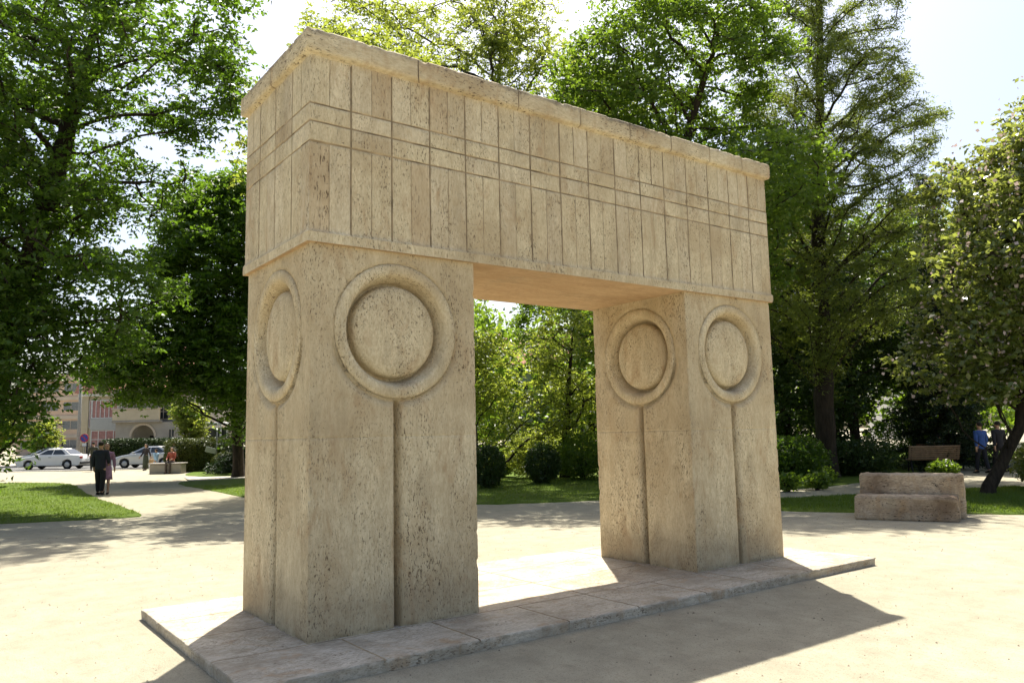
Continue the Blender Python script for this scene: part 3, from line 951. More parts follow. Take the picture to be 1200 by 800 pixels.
tree('larch_tree', 'tall feathery conical tree with a straight dark trunk right of the gateway',
     [(10.6, 27, -.1), (10.7, 27, 4), (10.9, 27, 9), (11.3, 27, 14), (11.7, 27, 20.5)],
     [(10.9, 27, 6.2, 3.7, 3.4, 1.9), (11.0, 27, 9.5, 3.5, 3.2, 2.4), (11.5, 27, 13.2, 3.4, 3.0, 2.7), (11.8, 27, 17.2, 2.5, 2.2, 3.0), (13.6, 26.6, 12.2, 2.0, 1.6, 1.4), (13.4, 26.8, 8.5, 2.2, 2, 1.6)],
     .33, 1150, 72000, 'leaf_olive', .15, 106, spread=.26, step=.38, aspect=.24, flat=.4, droop=.1, up=.12, vflat=.8, wob=.12, gapf=.24, rise=.9)
tree('blossom_tree', 'small leaning tree flecked with pale pink blossom beside the stone bench',
     [(11.35, 19.2, -.1), (11.6, 19.2, .5), (12.3, 19.2, 1.6), (12.6, 19.2, 3.0), (12.9, 19.1, 5)],
     [(12.3, 19, 4.6, 2.5, 2.6, 2.4), (13.4, 19, 8.1, 1.6, 1.8, 2.0), (10.4, 18.6, 3.6, 1.5, 1.7, 1.4), (14.6, 19, 5.4, 2, 2, 3), (11.5, 19.6, 6.9, 1.7, 1.9, 1.6), (11.3, 18.8, 5.0, 2.0, 1.8, 1.6)],
     .13, 700, 25000, 'leaf_gloss', .16, 107, spread=.34, step=.32, vflat=.8, blossoms=5000, dk=.45, zmin=2.15)
# trees deeper in the park
deep = [
 ('tall green tree between the dark spruce and the feathery tree', (18.6, 36.5), 13.5, 3.4, 'leaf_mid', 212),
 ('tall dark tree rising right behind the dark spruce', (23.0, 40), 15.5, 3.6, 'leaf_dark', 213),
 ('shaded dark tree directly behind the right pier', (7.6, 33.5), 15, 3.6, 'leaf_dark', 201),
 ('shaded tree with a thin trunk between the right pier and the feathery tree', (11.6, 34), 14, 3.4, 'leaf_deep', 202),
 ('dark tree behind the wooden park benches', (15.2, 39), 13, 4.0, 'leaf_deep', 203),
 ('bright green tree seen in the upper half of the gateway opening', (1.9, 30.2), 6.8, 2.2, 'leaf_light', 204),
 ('light green tree seen at the left of the gateway opening', (-1.5, 30.4), 6.4, 2.1, 'leaf_light', 205),
 ('yellow green tree past the right end of the wooden benches', (21.2, 42), 11, 3.8, 'leaf_mid', 206),
 ('tall tree behind the blossom tree at the right edge', (23.5, 34), 13, 3.6, 'leaf_olive', 207),
 ('broad tree standing far behind the clipped hedge', (-10.5, 47.5), 11, 3.8, 'leaf_dark', 208),
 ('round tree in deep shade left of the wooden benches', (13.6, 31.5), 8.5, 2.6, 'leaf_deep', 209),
 ('far green tree standing past the gateway opening beside the street', (4.6, 46), 12, 4.2, 'leaf_mid', 210),
 ('dark spreading tree behind the left lawn outside the path', (-27, 31), 13, 4.6, 'leaf_dark', 211),
]
for lab, (a, d), h, rr, mt, sd_ in deep:
    rq = np.random.default_rng(sd_)
    lean = rq.normal(0, .5, 2)
    tree('park_tree', lab, [(a, d, -.1), (a+lean[0]*.3, d, h*.35), (a+lean[0], d+lean[1], h*.82)],
         [(a+lean[0], d, h*.62, rr, rr, h*.33), (a+rq.normal(0, 1.2), d-1.2, h*.36, rr*.75, rr*.7, h*.17), (a+lean[0]+rq.normal(0, .8), d, h*.82, rr*.55, rr*.6, h*.16)],
         .12+h*.009, int(420*min(1, rr/3.2)), int(17000*(rr/3.6)**2.2), mt, .19 if rr > 2.3 else .15, sd_, spread=.5, step=.55, dk=.8, group='trees deeper in the park')

def conifer(lab, a, d, h, rb, seed, mt='needle'):
    r = np.random.default_rng(seed); base = G(a, d, -.05)
    root = empty('spruce_tree', base); tag(root, lab, 'conifer')
    mb = MB(); mb.tube([(0, 0, 0), (0, 0, h*.5), (0, 0, h)], [h*.016, h*.01, .01], 7)
    C = []
    for z in np.arange(.5, h-.2, .3):
        t = 1-z/h
        nb = int(6+5*t)
        for k in range(nb):
            an = r.uniform(0, 6.28); ln = rb*t**.8*r.uniform(.7, 1.15)+.12
            s = np.linspace(.15, 1, max(3, int(ln/.1)))
            x = np.cos(an)*ln*s; y = np.sin(an)*ln*s; zz = z-.28*ln*s+.12*ln*s**3
            mb.tube([(0, 0, z), (x[-1], y[-1], zz[-1])], [.014, .004], 3, False)
            for q in range(9): C.append(np.stack([x, y, zz], 1)+r.normal(0, .07, (len(s), 3)))
    mb.build('trunk', M['bark'], root)
    C = np.concatenate(C)
    v, f = leaves(C, r, .17, .28, .4, .3, C/np.maximum(np.linalg.norm(C, axis=1)[:, None], .1))
    mk('crown', v, f, M[mt], root)
conifer('dark narrow spruce rising behind the blossom tree', 16.6, 30.5, 11.8, 2.1, 301)
conifer('low dark spruce beside the round clipped bush', -13.8, 39.5, 3.2, 1.5, 302)

# bushes
def bush(name, lab, a, d, rx, ry, h, nleaf, mt, size, seed, box=False, cat='bush', group=None, loose=0.0, rz=0.0):
    r = np.random.default_rng(seed); base = G(a, d, 0.0)
    n1 = SN(.9/max(rx, .4), seed, 3)
    root = empty(name, base, PARKROT+rz); tag(root, lab, cat, group)
    q = r.normal(size=(nleaf, 3)); q /= np.linalg.norm(q, axis=1)[:, None]
    if box:
        p = 7.0
        q /= ((np.abs(q)**p).sum(1)**(1/p))[:, None]
    nr = q/np.linalg.norm(q, axis=1)[:, None]
    s = 1-np.abs(r.normal(0, .09+loose*.16, nleaf))+n1(q*2)*(.05+.10*loose)
    C = q*s[:, None]*np.array([rx, ry, h*.5])+np.array([0, 0, h*.5])
    C = C[C[:, 2] > .02]
    od = C-np.array([0, 0, h*.5]); od /= np.linalg.norm(od, axis=1)[:, None]
    v, f = leaves(C, r, size, .55, .35, .0, od)
    mk('foliage', v, f, M[mt], root)
    mb = MB()
    for k in range(14):
        an = r.uniform(0, 6.28); rr = r.uniform(.3, .85)
        mb.tube([(0, 0, -.05), (math.cos(an)*rx*rr*.5, math.sin(an)*ry*rr*.5, h*.4), (math.cos(an)*rx*rr, math.sin(an)*ry*rr, h*r.uniform(.6, .85))], [.03, .02, .006], 5, False)
    mb.build('stem', M['bark'], root)
    if loose < .3:

        bm = bmesh.new(); bmesh.ops.create_icosphere(bm, subdivisions=4, radius=1)
        for q_ in bm.verts:
            c_ = np.array(q_.co)
            if box: c_ = c_/((np.abs(c_)**7).sum()**(1/7))
            c_ = c_*(.80+.08*float(n1(c_[None, :]*3)[0]))
            q_.co = Vector((c_[0]*rx, c_[1]*ry, c_[2]*h*.5+h*.5))
        me = bpy.data.meshes.new('inner_growth'); bm.to_mesh(me); bm.free(); me.materials.append(M['twigs'])
        link(bpy.data.objects.new('inner_growth', me), root)
    return root
bush('clipped_hedge', 'square clipped yellow green hedge beyond the left path', -18.0, 45.2, 1.75, 1.1, 1.85, 30000, 'leaf_hedge', .09, 401, box=True, cat='hedge')
bush('clipped_bush', 'round clipped bush right of the square yellow hedge', -14.9, 41.2, .85, .85, 1.15, 6000, 'leaf_hedge', .08, 402, group='clipped round bushes')
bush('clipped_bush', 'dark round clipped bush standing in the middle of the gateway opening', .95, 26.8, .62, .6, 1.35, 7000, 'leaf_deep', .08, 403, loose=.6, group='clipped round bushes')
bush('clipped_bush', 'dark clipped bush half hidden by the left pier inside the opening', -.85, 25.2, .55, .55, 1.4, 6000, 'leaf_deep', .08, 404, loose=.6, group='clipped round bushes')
bush('clipped_bush', 'sunlit clipped bush at the left of the opening behind the dark ones', -.7, 31.5, .8, .7, 1.25, 6000, 'leaf_mid', .075, 405, group='clipped round bushes')
bush('loose_shrub', 'pale sunlit shrub behind the dark round bush in the opening', .7, 30.5, 1.15, .9, 1.8, 8000, 'leaf_light', .09, 406, loose=1, group='loose garden shrubs')
bush('loose_shrub', 'loose green shrub against the left edge of the right pier', 2.45, 28.5, 1.0, .9, 1.75, 8000, 'leaf_mid', .09, 407, loose=1, group='loose garden shrubs')
bush('loose_shrub', 'wide pale shrub far behind the opening', 2.0, 36, 2.0, 1.2, 1.9, 8000, 'leaf_light', .11, 408, loose=1, group='loose garden shrubs')
bush('loose_shrub', 'dark leafy shrub just right of the right pier', 8.7, 25.2, 1.25, 1.0, 1.5, 8000, 'leaf_dark', .11, 409, loose=1, group='loose garden shrubs')
bush('loose_shrub', 'low dark shrub under the feathery tree', 11.9, 27.6, 1.3, 1.0, 1.3, 7000, 'leaf_deep', .11, 410, loose=1, group='loose garden shrubs')
bush('loose_shrub', 'small green plant close behind the stone bench back', 14.0, 26.0, .5, .4, .55, 1600, 'leaf_mid', .12, 411, loose=1.3, group='loose garden shrubs')
bush('loose_shrub', 'wide dark green shrub behind the wooden benches', 18.8, 37, 2.2, 1.3, 2.4, 9000, 'leaf_dark', .12, 412, loose=1, group='loose garden shrubs')
bush('loose_shrub', 'dark shrub filling the wood left of the wooden benches', 12.6, 35.5, 1.9, 1.4, 2.6, 8000, 'leaf_deep', .13, 413, loose=1, group='loose garden shrubs')
bush('loose_shrub', 'shrub at the foot of the leaning blossom tree', 13.6, 20.2, .9, .8, 1.2, 4500, 'leaf_gloss', .10, 414, loose=1.2, group='loose garden shrubs')
bush('street_hedge', 'long dark green hedge behind the parked silver car', -29.6, 63.0, 3.2, .8, 2.0, 20000, 'leaf_hedge_dark', .14, 415, box=True, cat='hedge')
for i, (a, d, lab) in enumerate([(7.4, 21.6, 'tuft of broad leaves at the lawn edge nearest the right pier'), (8.3, 21.9, 'tuft of broad leaves right beside the lawn path'), (9.4, 24.2, 'tuft of broad leaves in front of the dark wood')]):
    bush('leafy_plant', lab, a, d, .38, .35, .5, 500, 'leaf_mid', .13, 430+i, loose=1.6, cat='plant', group='low leafy plants')
# street trees far left
for lab, a, d, h, rr, mt, s_ in (('small pale street tree in front of the pink curtained house', -37.6, 63.2, 3.6, 1.0, 'leaf_light', 221), ('pale round tree left of the white shelter', -24.4, 58.5, 4.6, 1.4, 'leaf_light', 222), ('light street tree in front of the far apartments', -44, 67, 5.5, 1.9, 'leaf_light', 223)):
    tree('street_tree', lab, [(a, d, -.05), (a, d, h*.4), (a, d, h*.8)], [(a, d, h*.62, rr, rr, h*.36)], .09, 160, 6500, mt, .2, s_, spread=.35, step=.4, group='small trees along the street')

# the wood that closes the view behind everything
def far_wood():
    r = np.random.default_rng(77); C = []
    spots = []
    for k in range(46):
        a = r.uniform(-14, 62); d = r.uniform(50, 74) if a < 26 else r.uniform(40, 70)
        spots.append((a, d, r.uniform(8, 15), r.uniform(3, 4.8)))
    for k in range(12):
        spots.append((r.uniform(26, 46), r.uniform(22, 42), r.uniform(8, 14), r.uniform(3, 4.5)))
    for k in range(14):
        spots.append((r.uniform(-75, -50), r.uniform(30, 66), r.uniform(9, 14), r.uniform(3, 5)))
    for a, d, h, rr in spots:
        m = 1700
        q = r.normal(size=(m, 3)); q /= np.linalg.norm(q, axis=1)[:, None]
        q *= (r.uniform(.35, 1, m)**.6)[:, None]
        p = np.stack([a+q[:, 0]*rr, d+q[:, 1]*rr, h*.52+q[:, 2]*h*.48], 1)
        keep = SN(.22, r.integers(1e6), 2)(p) > -.25
        C.append(p[keep])
    C = np.concatenate(C)
    Wd = np.stack([CAMX+FWD[0]*C[:, 1]+RGT[0]*C[:, 0], CAMY+FWD[1]*C[:, 1]+RGT[1]*C[:, 0], C[:, 2]], 1)
    v, f = leaves(Wd, r, .55, .6, .5)
    tag(mk('far_wood', v, f, M['leaf_mid']), 'mass of green woodland closing the view behind the park trees', 'woodland', kind='stuff')
far_wood()

# ------------------------------------------------------------------ things on the street and in the park
M['white_car'] = plain('white_car_paint', (.72, .72, .70), .3, var=.03, scale=2, coat=.4)
M['silver_car'] = plain('silver_car_paint', (.50, .51, .52), .32, metal=.35, var=.03, scale=2, coat=.5)
M['glass'] = plain('dark_glass', (.035, .042, .045), .08, var=.2, spec=.7)
M['glass_haze'] = plain('haze_tinted_glass', (.17, .18, .18), .12, var=.3, spec=.6)  # distance haze on the far apartment panes, put into a paler colour
M['tyre'] = plain('tyre_rubber', (.02, .02, .02), .85)
M['rim'] = plain('wheel_cover', (.42, .42, .42), .4, metal=.5)
M['plastic_dark'] = plain('dark_plastic', (.03, .03, .032), .55)
M['lamp_red'] = plain('red_lens', (.35, .02, .015), .25)
M['lamp_clear'] = plain('clear_lens', (.6, .6, .58), .15)
M['plate'] = plain('blank_plate', (.65, .65, .63), .5)
M['metal_grey'] = plain('grey_metal', (.22, .22, .21), .5, metal=.4)
M['white_metal'] = plain('white_painted_metal', (.70, .70, .69), .5)
M['iron'] = plain('dark_iron', (.03, .03, .032), .6, metal=.3)
M['wood'] = plain('bench_wood', (.26, .17, .10), .65, var=.3, scale=9, bump=.2)
M['wood_red'] = plain('bench_wood_reddish', (.24, .11, .06), .65, var=.3, scale=9, bump=.2)
M['sign_blue'] = plain('sign_blue', (.045, .07, .32), .5, var=.05)
M['sign_red'] = plain('sign_red', (.5, .03, .04), .5, var=.05)
M['plaster_cream'] = plain('cream_plaster', (.52, .44, .31), .9, var=.10, scale=1.2)
M['plaster_grey'] = plain('grey_plaster', (.33, .30, .26), .9, var=.14, scale=1.2)
M['plaster_white'] = plain('white_plaster', (.66, .64, .60), .9, var=.06, scale=1.2)
M['plaster_orange'] = plain('orange_plaster', (.56, .41, .30), .9, var=.1, scale=.7)
M['plaster_beige'] = plain('beige_plaster', (.50, .42, .33), .9, var=.1, scale=.7)
M['spandrel'] = plain('grey_panel', (.42, .42, .40), .7, var=.06)
M['curtain'] = plain('pink_curtain', (.40, .21, .19), .8, var=.25, scale=4)
M['roof_tile'] = plain('red_roof_tile', (.40, .17, .115), .85, var=.25, scale=9, bump=.3)
M['room_dark'] = plain('dark_interior', (.03, .027, .024), .9)

def car(name, label, lat, d, rot, paint, style=0):
    root = empty(name, G(lat, d, .014), PARKROT+rot); tag(root, label, 'car')
    hw = .83
    def arc(cx, r, n=9): return [(cx+r*math.cos(a), .30+r*math.sin(a)) for a in np.linspace(-.12, math.pi+.12, n)]
    if style == 0:
        top = [(-2.05, .24), (-2.17, .36), (-2.18, .52), (-2.13, .80), (-2.06, .93), (-1.5, .97), (-.4, .955), (.92, .93), (1.55, .84), (2.0, .74), (2.12, .64), (2.17, .48), (2.14, .30), (2.05, .22)]
    else:
        top = [(-2.1, .24), (-2.22, .36), (-2.23, .52), (-2.16, .84), (-2.02, .98), (-1.55, 1.0), (-.4, .96), (.92, .93), (1.55, .83), (2.05, .70), (2.18, .58), (2.22, .44), (2.18, .28), (2.08, .22)]
    outline = top+arc(1.32, .345)+arc(-1.30, .345)
    bm = bmesh.new()
    ys = (-hw, -hw*.985, hw*.985, hw)
    lo = [bm.verts.new((x, -hw, z)) for x, z in outline]; hi = [bm.verts.new((x, hw, z)) for x, z in outline]
    n = len(outline)
    bm.faces.new(lo); bm.faces.new(hi[::-1])
    for k in range(n): bm.faces.new((lo[(k+1) % n], lo[k], hi[k], hi[(k+1) % n]))
    bmesh.ops.recalc_face_normals(bm, faces=list(bm.faces))
    eds = [e for e in bm.edges if abs(e.verts[0].co.y-e.verts[1].co.y) < 1e-6 and min(e.verts[0].co.z, e.verts[1].co.z) > .3]
    bmesh.ops.bevel(bm, geom=eds, offset=.07, segments=3, affect='EDGES', profile=.6)
    me = bpy.data.meshes.new('body'); bm.to_mesh(me); bm.free(); me.materials.append(M[paint])
    me.polygons.foreach_set('use_smooth', np.ones(len(me.polygons), bool))
    body = link(bpy.data.objects.new('body', me), root)
    me.set_sharp_from_angle(angle=R(35))
    # glasshouse
    if style == 0: b0, b1, t0, t1, zt = -1.52, .95, -.92, .18, 1.39
    else: b0, b1, t0, t1, zt = -1.85, 1.05, -.85, .10, 1.42
    wb, wt = .765, .58
    tz = lambda s: .945+(zt-.945)*s
    def cabin_pt(s, u, side):
        x0 = b0+(t0-b0)*s; x1 = b1+(t1-b1)*s
        return (x0+(x1-x0)*u, side*(wb+(wt-wb)*s), tz(s))
    bm = bmesh.new()
    v = [bm.verts.new(cabin_pt(s, u, sd_)) for s in (0, 1) for u, sd_ in ((0, -1), (1, -1), (1, 1), (0, 1))]
    for q in ((0, 1, 5, 4), (1, 2, 6, 5), (2, 3, 7, 6), (3, 0, 4, 7), (4, 5, 6, 7)): bm.faces.new([v[i] for i in q])
    tops = [e for e in bm.edges if all(q.co.z > 1.2 for q in e.verts)]
    bmesh.ops.bevel(bm, geom=tops, offset=.09, segments=3, affect='EDGES')
    me = bpy.data.meshes.new('roof'); bm.to_mesh(me); bm.free(); me.materials.append(M[paint])
    me.polygons.foreach_set('use_smooth', np.ones(len(me.polygons), bool)); me.set_sharp_from_angle(angle=R(30))
    link(bpy.data.objects.new('roof', me), root)
    def panel(nm, pts, off):
        off = Vector(off)
        mk(nm, [Vector(p)+off for p in pts]+[Vector(p)+off*.2 for p in pts], [(0, 1, 2, 3), (0, 4, 5, 1), (1, 5, 6, 2), (2, 6, 7, 3), (3, 7, 4, 0)], M['glass'], root)
    for sd_ in (-1, 1):
        for u0, u1, sl, sr in ((.13, .50, .17, .50), (.54, .90, .54, .83)):
            panel('side_window', [cabin_pt(.1, u0, sd_), cabin_pt(.1, u1, sd_), cabin_pt(.82, sr, sd_), cabin_pt(.82, sl, sd_)], (0, sd_*.012, .004))
        MB().box(-.12, .06, -.02, .02, -.012, .012, .006).build('door_handle', M['plastic_dark'], body, loc=(-.1, sd_*(hw+.012), .80))
        MB().box(-.09, .07, -.07, .07, -.05, .06, .02).build('mirror', M[paint], root, loc=(.72, sd_*(hw+.06), 1.0))
        MB().box(-.05, .04, -.17, .17, -.06, .07, .02).build('headlight', M['lamp_clear'], root, loc=(2.10, sd_*.58, .62))
        MB().box(-.05, .05, -.16, .16, -.08, .09, .02).build('tail_light', M['lamp_red'], root, loc=(-2.13, sd_*.62, .76))
    panel('windscreen', [cabin_pt(.08, 1, -.93), cabin_pt(.08, 1, .93), cabin_pt(.86, 1, .9), cabin_pt(.86, 1, -.9)], (.012, 0, .01))
    panel('rear_window', [cabin_pt(.12, 0, -.9), cabin_pt(.12, 0, .9), cabin_pt(.86, 0, .88), cabin_pt(.86, 0, -.88)], (-.012, 0, .01))
    for x in (2.13, -2.15):
        MB().box(-.07, .07, -.8, .8, -.09, .07, .03).build('bumper', M['plastic_dark'] if style == 0 else M[paint], root, loc=(x, 0, .42))
    MB().box(-.01, .01, -.24, .24, -.05, .05).build('number_plate', M['plate'], root, loc=(-2.235 if style == 0 else -2.236, 0, .60))
    MB().box(-2.0, 2.0, -.7, .7, .2, .3).build('underbody', M['plastic_dark'], root)
    for x in (1.32, -1.30):
        for sd_ in (-1, 1):
            wr = bpy.data.objects.new('wheel', None); wr.location = (x, sd_*.74, .30); link(wr, root)
            Mx = Matrix.Rotation(R(-90*sd_), 4, 'X')
            MB().lathe([(.19, -.08), (.29, -.085), (.302, -.06), (.302, .06), (.29, .085), (.19, .08)], 28, Mx).build('tyre', M['tyre'], wr, True)
            MB().lathe([(.19, .05), (.18, .075), (.12, .07), (.05, .085), (.0005, .09)], 28, Mx).build('rim', M['rim'], wr, True)
    return root
car('parked_car', 'white sedan parked by the street with its rear towards the walking couple', -31.6, 54.4, R(180), 'white_car', 0)
car('parked_car', 'silver grey rounded sedan parked in front of the long dark hedge', -24.6, 53.4, R(180), 'silver_car', 1)
car('parked_car', 'pale car parked on the far side of the street behind the white sedan', -37.0, 62.9, R(184), 'white_car', 1)

# ---- people
def skin_mesh(name, verts, edges, radii, root_i, mat, parent, lev=2):
    me = bpy.data.meshes.new(name); me.from_pydata([tuple(v) for v in verts], edges, [])
    o = bpy.data.objects.new(name, me); COL.objects.link(o)
    sk = o.modifiers.new('skin', 'SKIN'); sk.use_smooth_shade = True
    lay = me.skin_vertices[0].data
    for i, r_ in enumerate(radii):
        lay[i].radius = (r_, r_) if isinstance(r_, (int, float)) else r_
        lay[i].use_root = (i == root_i)
    o.modifiers.new('sub', 'SUBSURF').levels = lev
    dg = bpy.context.evaluated_depsgraph_get(); dg.update()
    nm = bpy.data.meshes.new_from_object(o.evaluated_get(dg))
    bpy.data.objects.remove(o); bpy.data.meshes.remove(me)
    nm.name = name
    nm.materials.clear(); nm.materials.append(mat)
    return link(bpy.data.objects.new(name, nm), parent)

clothcache = {}
def cloth(col):
    if col not in clothcache: clothcache[col] = plain('cloth_%d' % len(clothcache), col, .85, var=.22, scale=9, bump=.25)
    return clothcache[col]
SKIN = plain('skin', (.42, .25, .17), .55, var=.08)

def person(label, lat, d, face, h, top, legs, hair=(.015, .011, .008), stride=.18, swing=.22, sit=False, skirt=None, bulk=1.0, coat=False, z=0.0, hair_long=False, group=None, arms=None, seat=.45, lean=0.0):
    root = empty('person', G(lat, d, z), PARKROT+face); tag(root, label, 'person', group)
    s = h/1.75
    hipz = .93 if not sit else seat/s+.09
    up = lambda q: q-.93+hipz
    J = {}
    def T(x, y, zz):                        # torso point with the lean
        return (x*s, (y+lean*(zz-.93))*s, up(zz)*s)
    V = [T(0, 0, .95), T(0, -.005, 1.10), T(0, .0, 1.28), T(0, -.005, 1.41), T(0, 0, 1.50), T(0, .012, 1.565), T(0, .018, 1.64), T(0, .008, 1.71), T(0, 0, 1.742)]
    Rr = [(.15, .115), (.135, .105), (.155, .112), (.115, .085), .054, (.06, .068), (.076, .094), (.07, .085), (.035, .04)]
    E = [(i, i+1) for i in range(8)]
    V.append(T(0, .118, 1.632)); Rr.append(.012); E.append((6, 9))
    for sx in (-1, 1): V.append(T(sx*.083, .0, 1.635)); Rr.append((.012, .02)); E.append((6, len(V)-1))
    arm_nodes = []
    for k, sx in enumerate((-1, 1)):
        sw = swing*sx
        if arms and arms[k]: el, wr = arms[k]; el = T(*el); wr = T(*wr)
        elif sit: el = T(sx*.235, .08, 1.14); wr = T(sx*.15, .30, 1.06)
        else: el = T(sx*.235, -.03+sw*.4, 1.13); wr = T(sx*.245, .03+sw, .89)
        sh = T(sx*.18, 0, 1.405)
        b = len(V)
        dirw = Vector(wr)-Vector(el); dirw.normalize()
        side = dirw.cross(Vector((1, 0, 0))); side.normalize()
        palm = Vector(wr)+dirw*.085*s
        V += [sh, el, wr, tuple(palm)]; Rr += [.062*bulk, .043*bulk, .029, (.022, .04)]
        E += [(3, b), (b, b+1), (b+1, b+2), (b+2, b+3)]
        arm_nodes.append((sh, el, wr))
        for q, ln in enumerate((.066, .078, .074, .058)):
            o_ = side*(q-1.5)*.019*s
            p1 = palm+o_+dirw*ln*.5*s; p2 = p1+(dirw*.8+Vector((-sx*.5, 0, 0))).normalized()*ln*.5*s
            V += [tuple(p1), tuple(p2)]; Rr += [.0095, .008]; E += [(b+3, len(V)-2), (len(V)-2, len(V)-1)]
        t1 = Vector(wr)+dirw*.04*s-side*.045*s; t2 = t1+dirw*.045*s-side*.008*s
        V += [tuple(t1), tuple(t2)]; Rr += [.012, .009]; E += [(b+2, len(V)-2), (len(V)-2, len(V)-1)]
    leg_nodes = []
    for sx in (-1, 1):
        hp = (sx*.092*s, 0, (hipz-.02)*s)
        if sit:
            kn = (sx*.11*s, .42*s, (seat/s+.06)*s); an = (sx*.11*s, .44*s, .085*s); toe = (sx*.115*s, .60*s, .03*s)
        else:
            y = -sx*stride
            kn = (sx*.10*s, (y*.45+.035)*s, .50*s); an = (sx*.10*s, y*s, (.085+max(0, -y)*.18)*s); toe = (sx*.11*s, (y+.15)*s, .03*s)
        b = len(V); V += [hp, kn, an, toe]; Rr += [.088*bulk, .056*bulk, .040, (.035, .03)]
        E += [(0, b), (b, b+1), (b+1, b+2), (b+2, b+3)]
        leg_nodes.append((hp, kn, an, toe))
    Rs = [tuple(np.array(r_ if isinstance(r_, tuple) else (r_, r_))*s) for r_ in Rr]
    body = skin_mesh('body', V, E, Rs, 0, SKIN, root, 2)
    # upper garment
    g = .018
    hemz = .80 if coat else .90
    TV = [T(0, -.005, hemz) if not sit else T(0, -.02, .93), T(0, -.01, 1.08), T(0, -.005, 1.28), T(0, -.01, 1.41), T(0, -.008, 1.475)]
    TR = [(.178*bulk, .135*bulk), (.16*bulk, .128*bulk), (.178*bulk, .135*bulk), (.135*bulk, .105), (.07, .065)]
    TE = [(0, 1), (1, 2), (2, 3), (3, 4)]
    for sh, el, wr in arm_nodes:
        b = len(TV); w2 = tuple(Vector(el).lerp(Vector(wr), .93)); TV += [sh, el, w2]; TR += [.080*bulk, .060*bulk, .046]
        TE += [(3, b), (b, b+1), (b+1, b+2)]
    skin_mesh('jacket' if coat else 'shirt', TV, TE, [tuple(np.array(r_ if isinstance(r_, tuple) else (r_, r_))*s) for r_ in TR], 1, cloth(top), root, 2)
    if skirt is None or sit:
        LV = [(0, 0, (hipz+.05)*s), (0, 0, (hipz-.03)*s)]; LR = [(.16, .125), (.165, .13)]; LE = [(0, 1)]
        for hp, kn, an, toe in leg_nodes:
            b = len(LV); LV += [tuple(Vector(hp)-Vector((0, 0, .05*s if not sit else 0))), kn, tuple(Vector(an)+Vector((0, 0, .0)))]; LR += [.102*bulk, .078*bulk, .062]
            LE += [(1, b), (b, b+1), (b+1, b+2)]
        skin_mesh('trousers', LV, LE, [tuple(np.array(r_ if isinstance(r_, tuple) else (r_, r_))*s) for r_ in LR], 0, cloth(legs), root, 2)
    else:
        mb = MB(); Mx = Matrix.Translation((0, 0, 0))
        prof = [(.15, 1.0), (.175, .92), (.185, .80), (.20, .62), (.215, skirt), (.20, skirt+.01)]
        mb.lathe([(r_*s, q*s) for r_, q in prof], 26, Matrix.Diagonal((1, .85, 1, 1)))
        mb.build('skirt', cloth(legs), root, True)
    for hp, kn, an, toe in leg_nodes:
        a = Vector(an); t_ = Vector(toe)
        mb = MB(); mb.tube([a+Vector((0, -.06*s, -.035*s)), a+Vector((0, 0, -.03*s)), a.lerp(t_, .6)+Vector((0, 0, -.012*s)), t_+Vector((0, .03*s, 0))], [.036*s, .046*s, .044*s, .024*s], 10)
        mb.build('shoe', cloth((.02, .018, .016)), root, True)
    # hair
    hc = Vector(T(0, -.012, 1.665)); mb = MB()
    prof = [(.088*math.cos(a)*s, .098*math.sin(a)*s) for a in np.linspace(-.35 if not hair_long else -1.0, math.pi/2-.01, 9)]
    tilt = Matrix.Translation(hc) @ Matrix.Rotation(R(18), 4, 'X') @ Matrix.Diagonal((.95, 1.12, 1, 1))
    mb.lathe(prof, 22, tilt)
    if hair_long: mb.tube([hc+Vector((0, -.06*s, 0)), hc+Vector((0, -.085*s, -.12*s)), hc+Vector((0, -.08*s, -.25*s))], [.075*s, .07*s, .03*s], 12)
    mb.build('hair', cloth(hair), root, True)
    for sx in (-1, 1):
        MB().lathe([(.0005, -.011*s), (.008*s, -.007*s), (.011*s, 0), (.008*s, .007*s), (.0005, .011*s)], 8, Matrix.Translation(T(sx*.033, .103, 1.655))).build('eye', cloth((.03, .025, .02)), body, True)
    return root
person('man in a dark suit seen from behind walking away along the sunlit path', -13.75, 26.3, R(4), 1.76, (.014, .017, .032), (.012, .013, .018), stride=.10, swing=.05, coat=True, bulk=1.12,
       arms=[((-.25, -.02, 1.13), (-.24, .06, .89)), ((.25, .02, 1.14), (.16, .22, 1.02))])
person('woman in a lilac dress close beside the man in the dark suit', -13.80, 26.78, R(-165), 1.68, (.30, .17, .27), (.34, .20, .30), hair=(.10, .045, .02), stride=.14, swing=.12, skirt=.50, hair_long=True)
person('man in a dark olive jacket walking near the white sedan', -26.05, 48.9, R(20), 1.78, (.05, .052, .035), (.018, .02, .024), stride=.2, swing=.2, coat=True)
person('woman in a dark top and long green skirt in front of the silver car', -22.5, 48.3, R(150), 1.60, (.035, .03, .035), (.055, .065, .045), stride=.1, skirt=.12, hair_long=True)
person('child in light blue standing by the low stone wall', -19.75, 43.6, R(70), 1.32, (.36, .55, .72), (.42, .52, .62), hair=(.03, .018, .012), stride=.06)
person('person in a white shirt standing behind the low stone wall', -19.1, 44.4, R(120), 1.68, (.72, .70, .68), (.08, .08, .1), stride=.08)
person('person in a rust red shirt sitting on the low stone wall', -18.55, 42.85, R(175), 1.62, (.36, .09, .06), (.09, .07, .06), sit=True, seat=.55)
person('man in a blue shirt and dark trousers walking off near the right edge', 16.2, 27.5, R(10), 1.76, (.030, .075, .26), (.012, .013, .02), stride=.15, swing=.1, coat=True)
person('man in dark clothes beside the man in the blue shirt', 16.95, 27.7, R(5), 1.78, (.016, .015, .02), (.014, .013, .016), stride=.2, swing=.15, coat=True)
person('person in dark clothes sitting on the end of the wooden bench', 16.0, 29.9, R(-70), 1.70, (.018, .018, .02), (.016, .016, .02), sit=True, seat=.45)

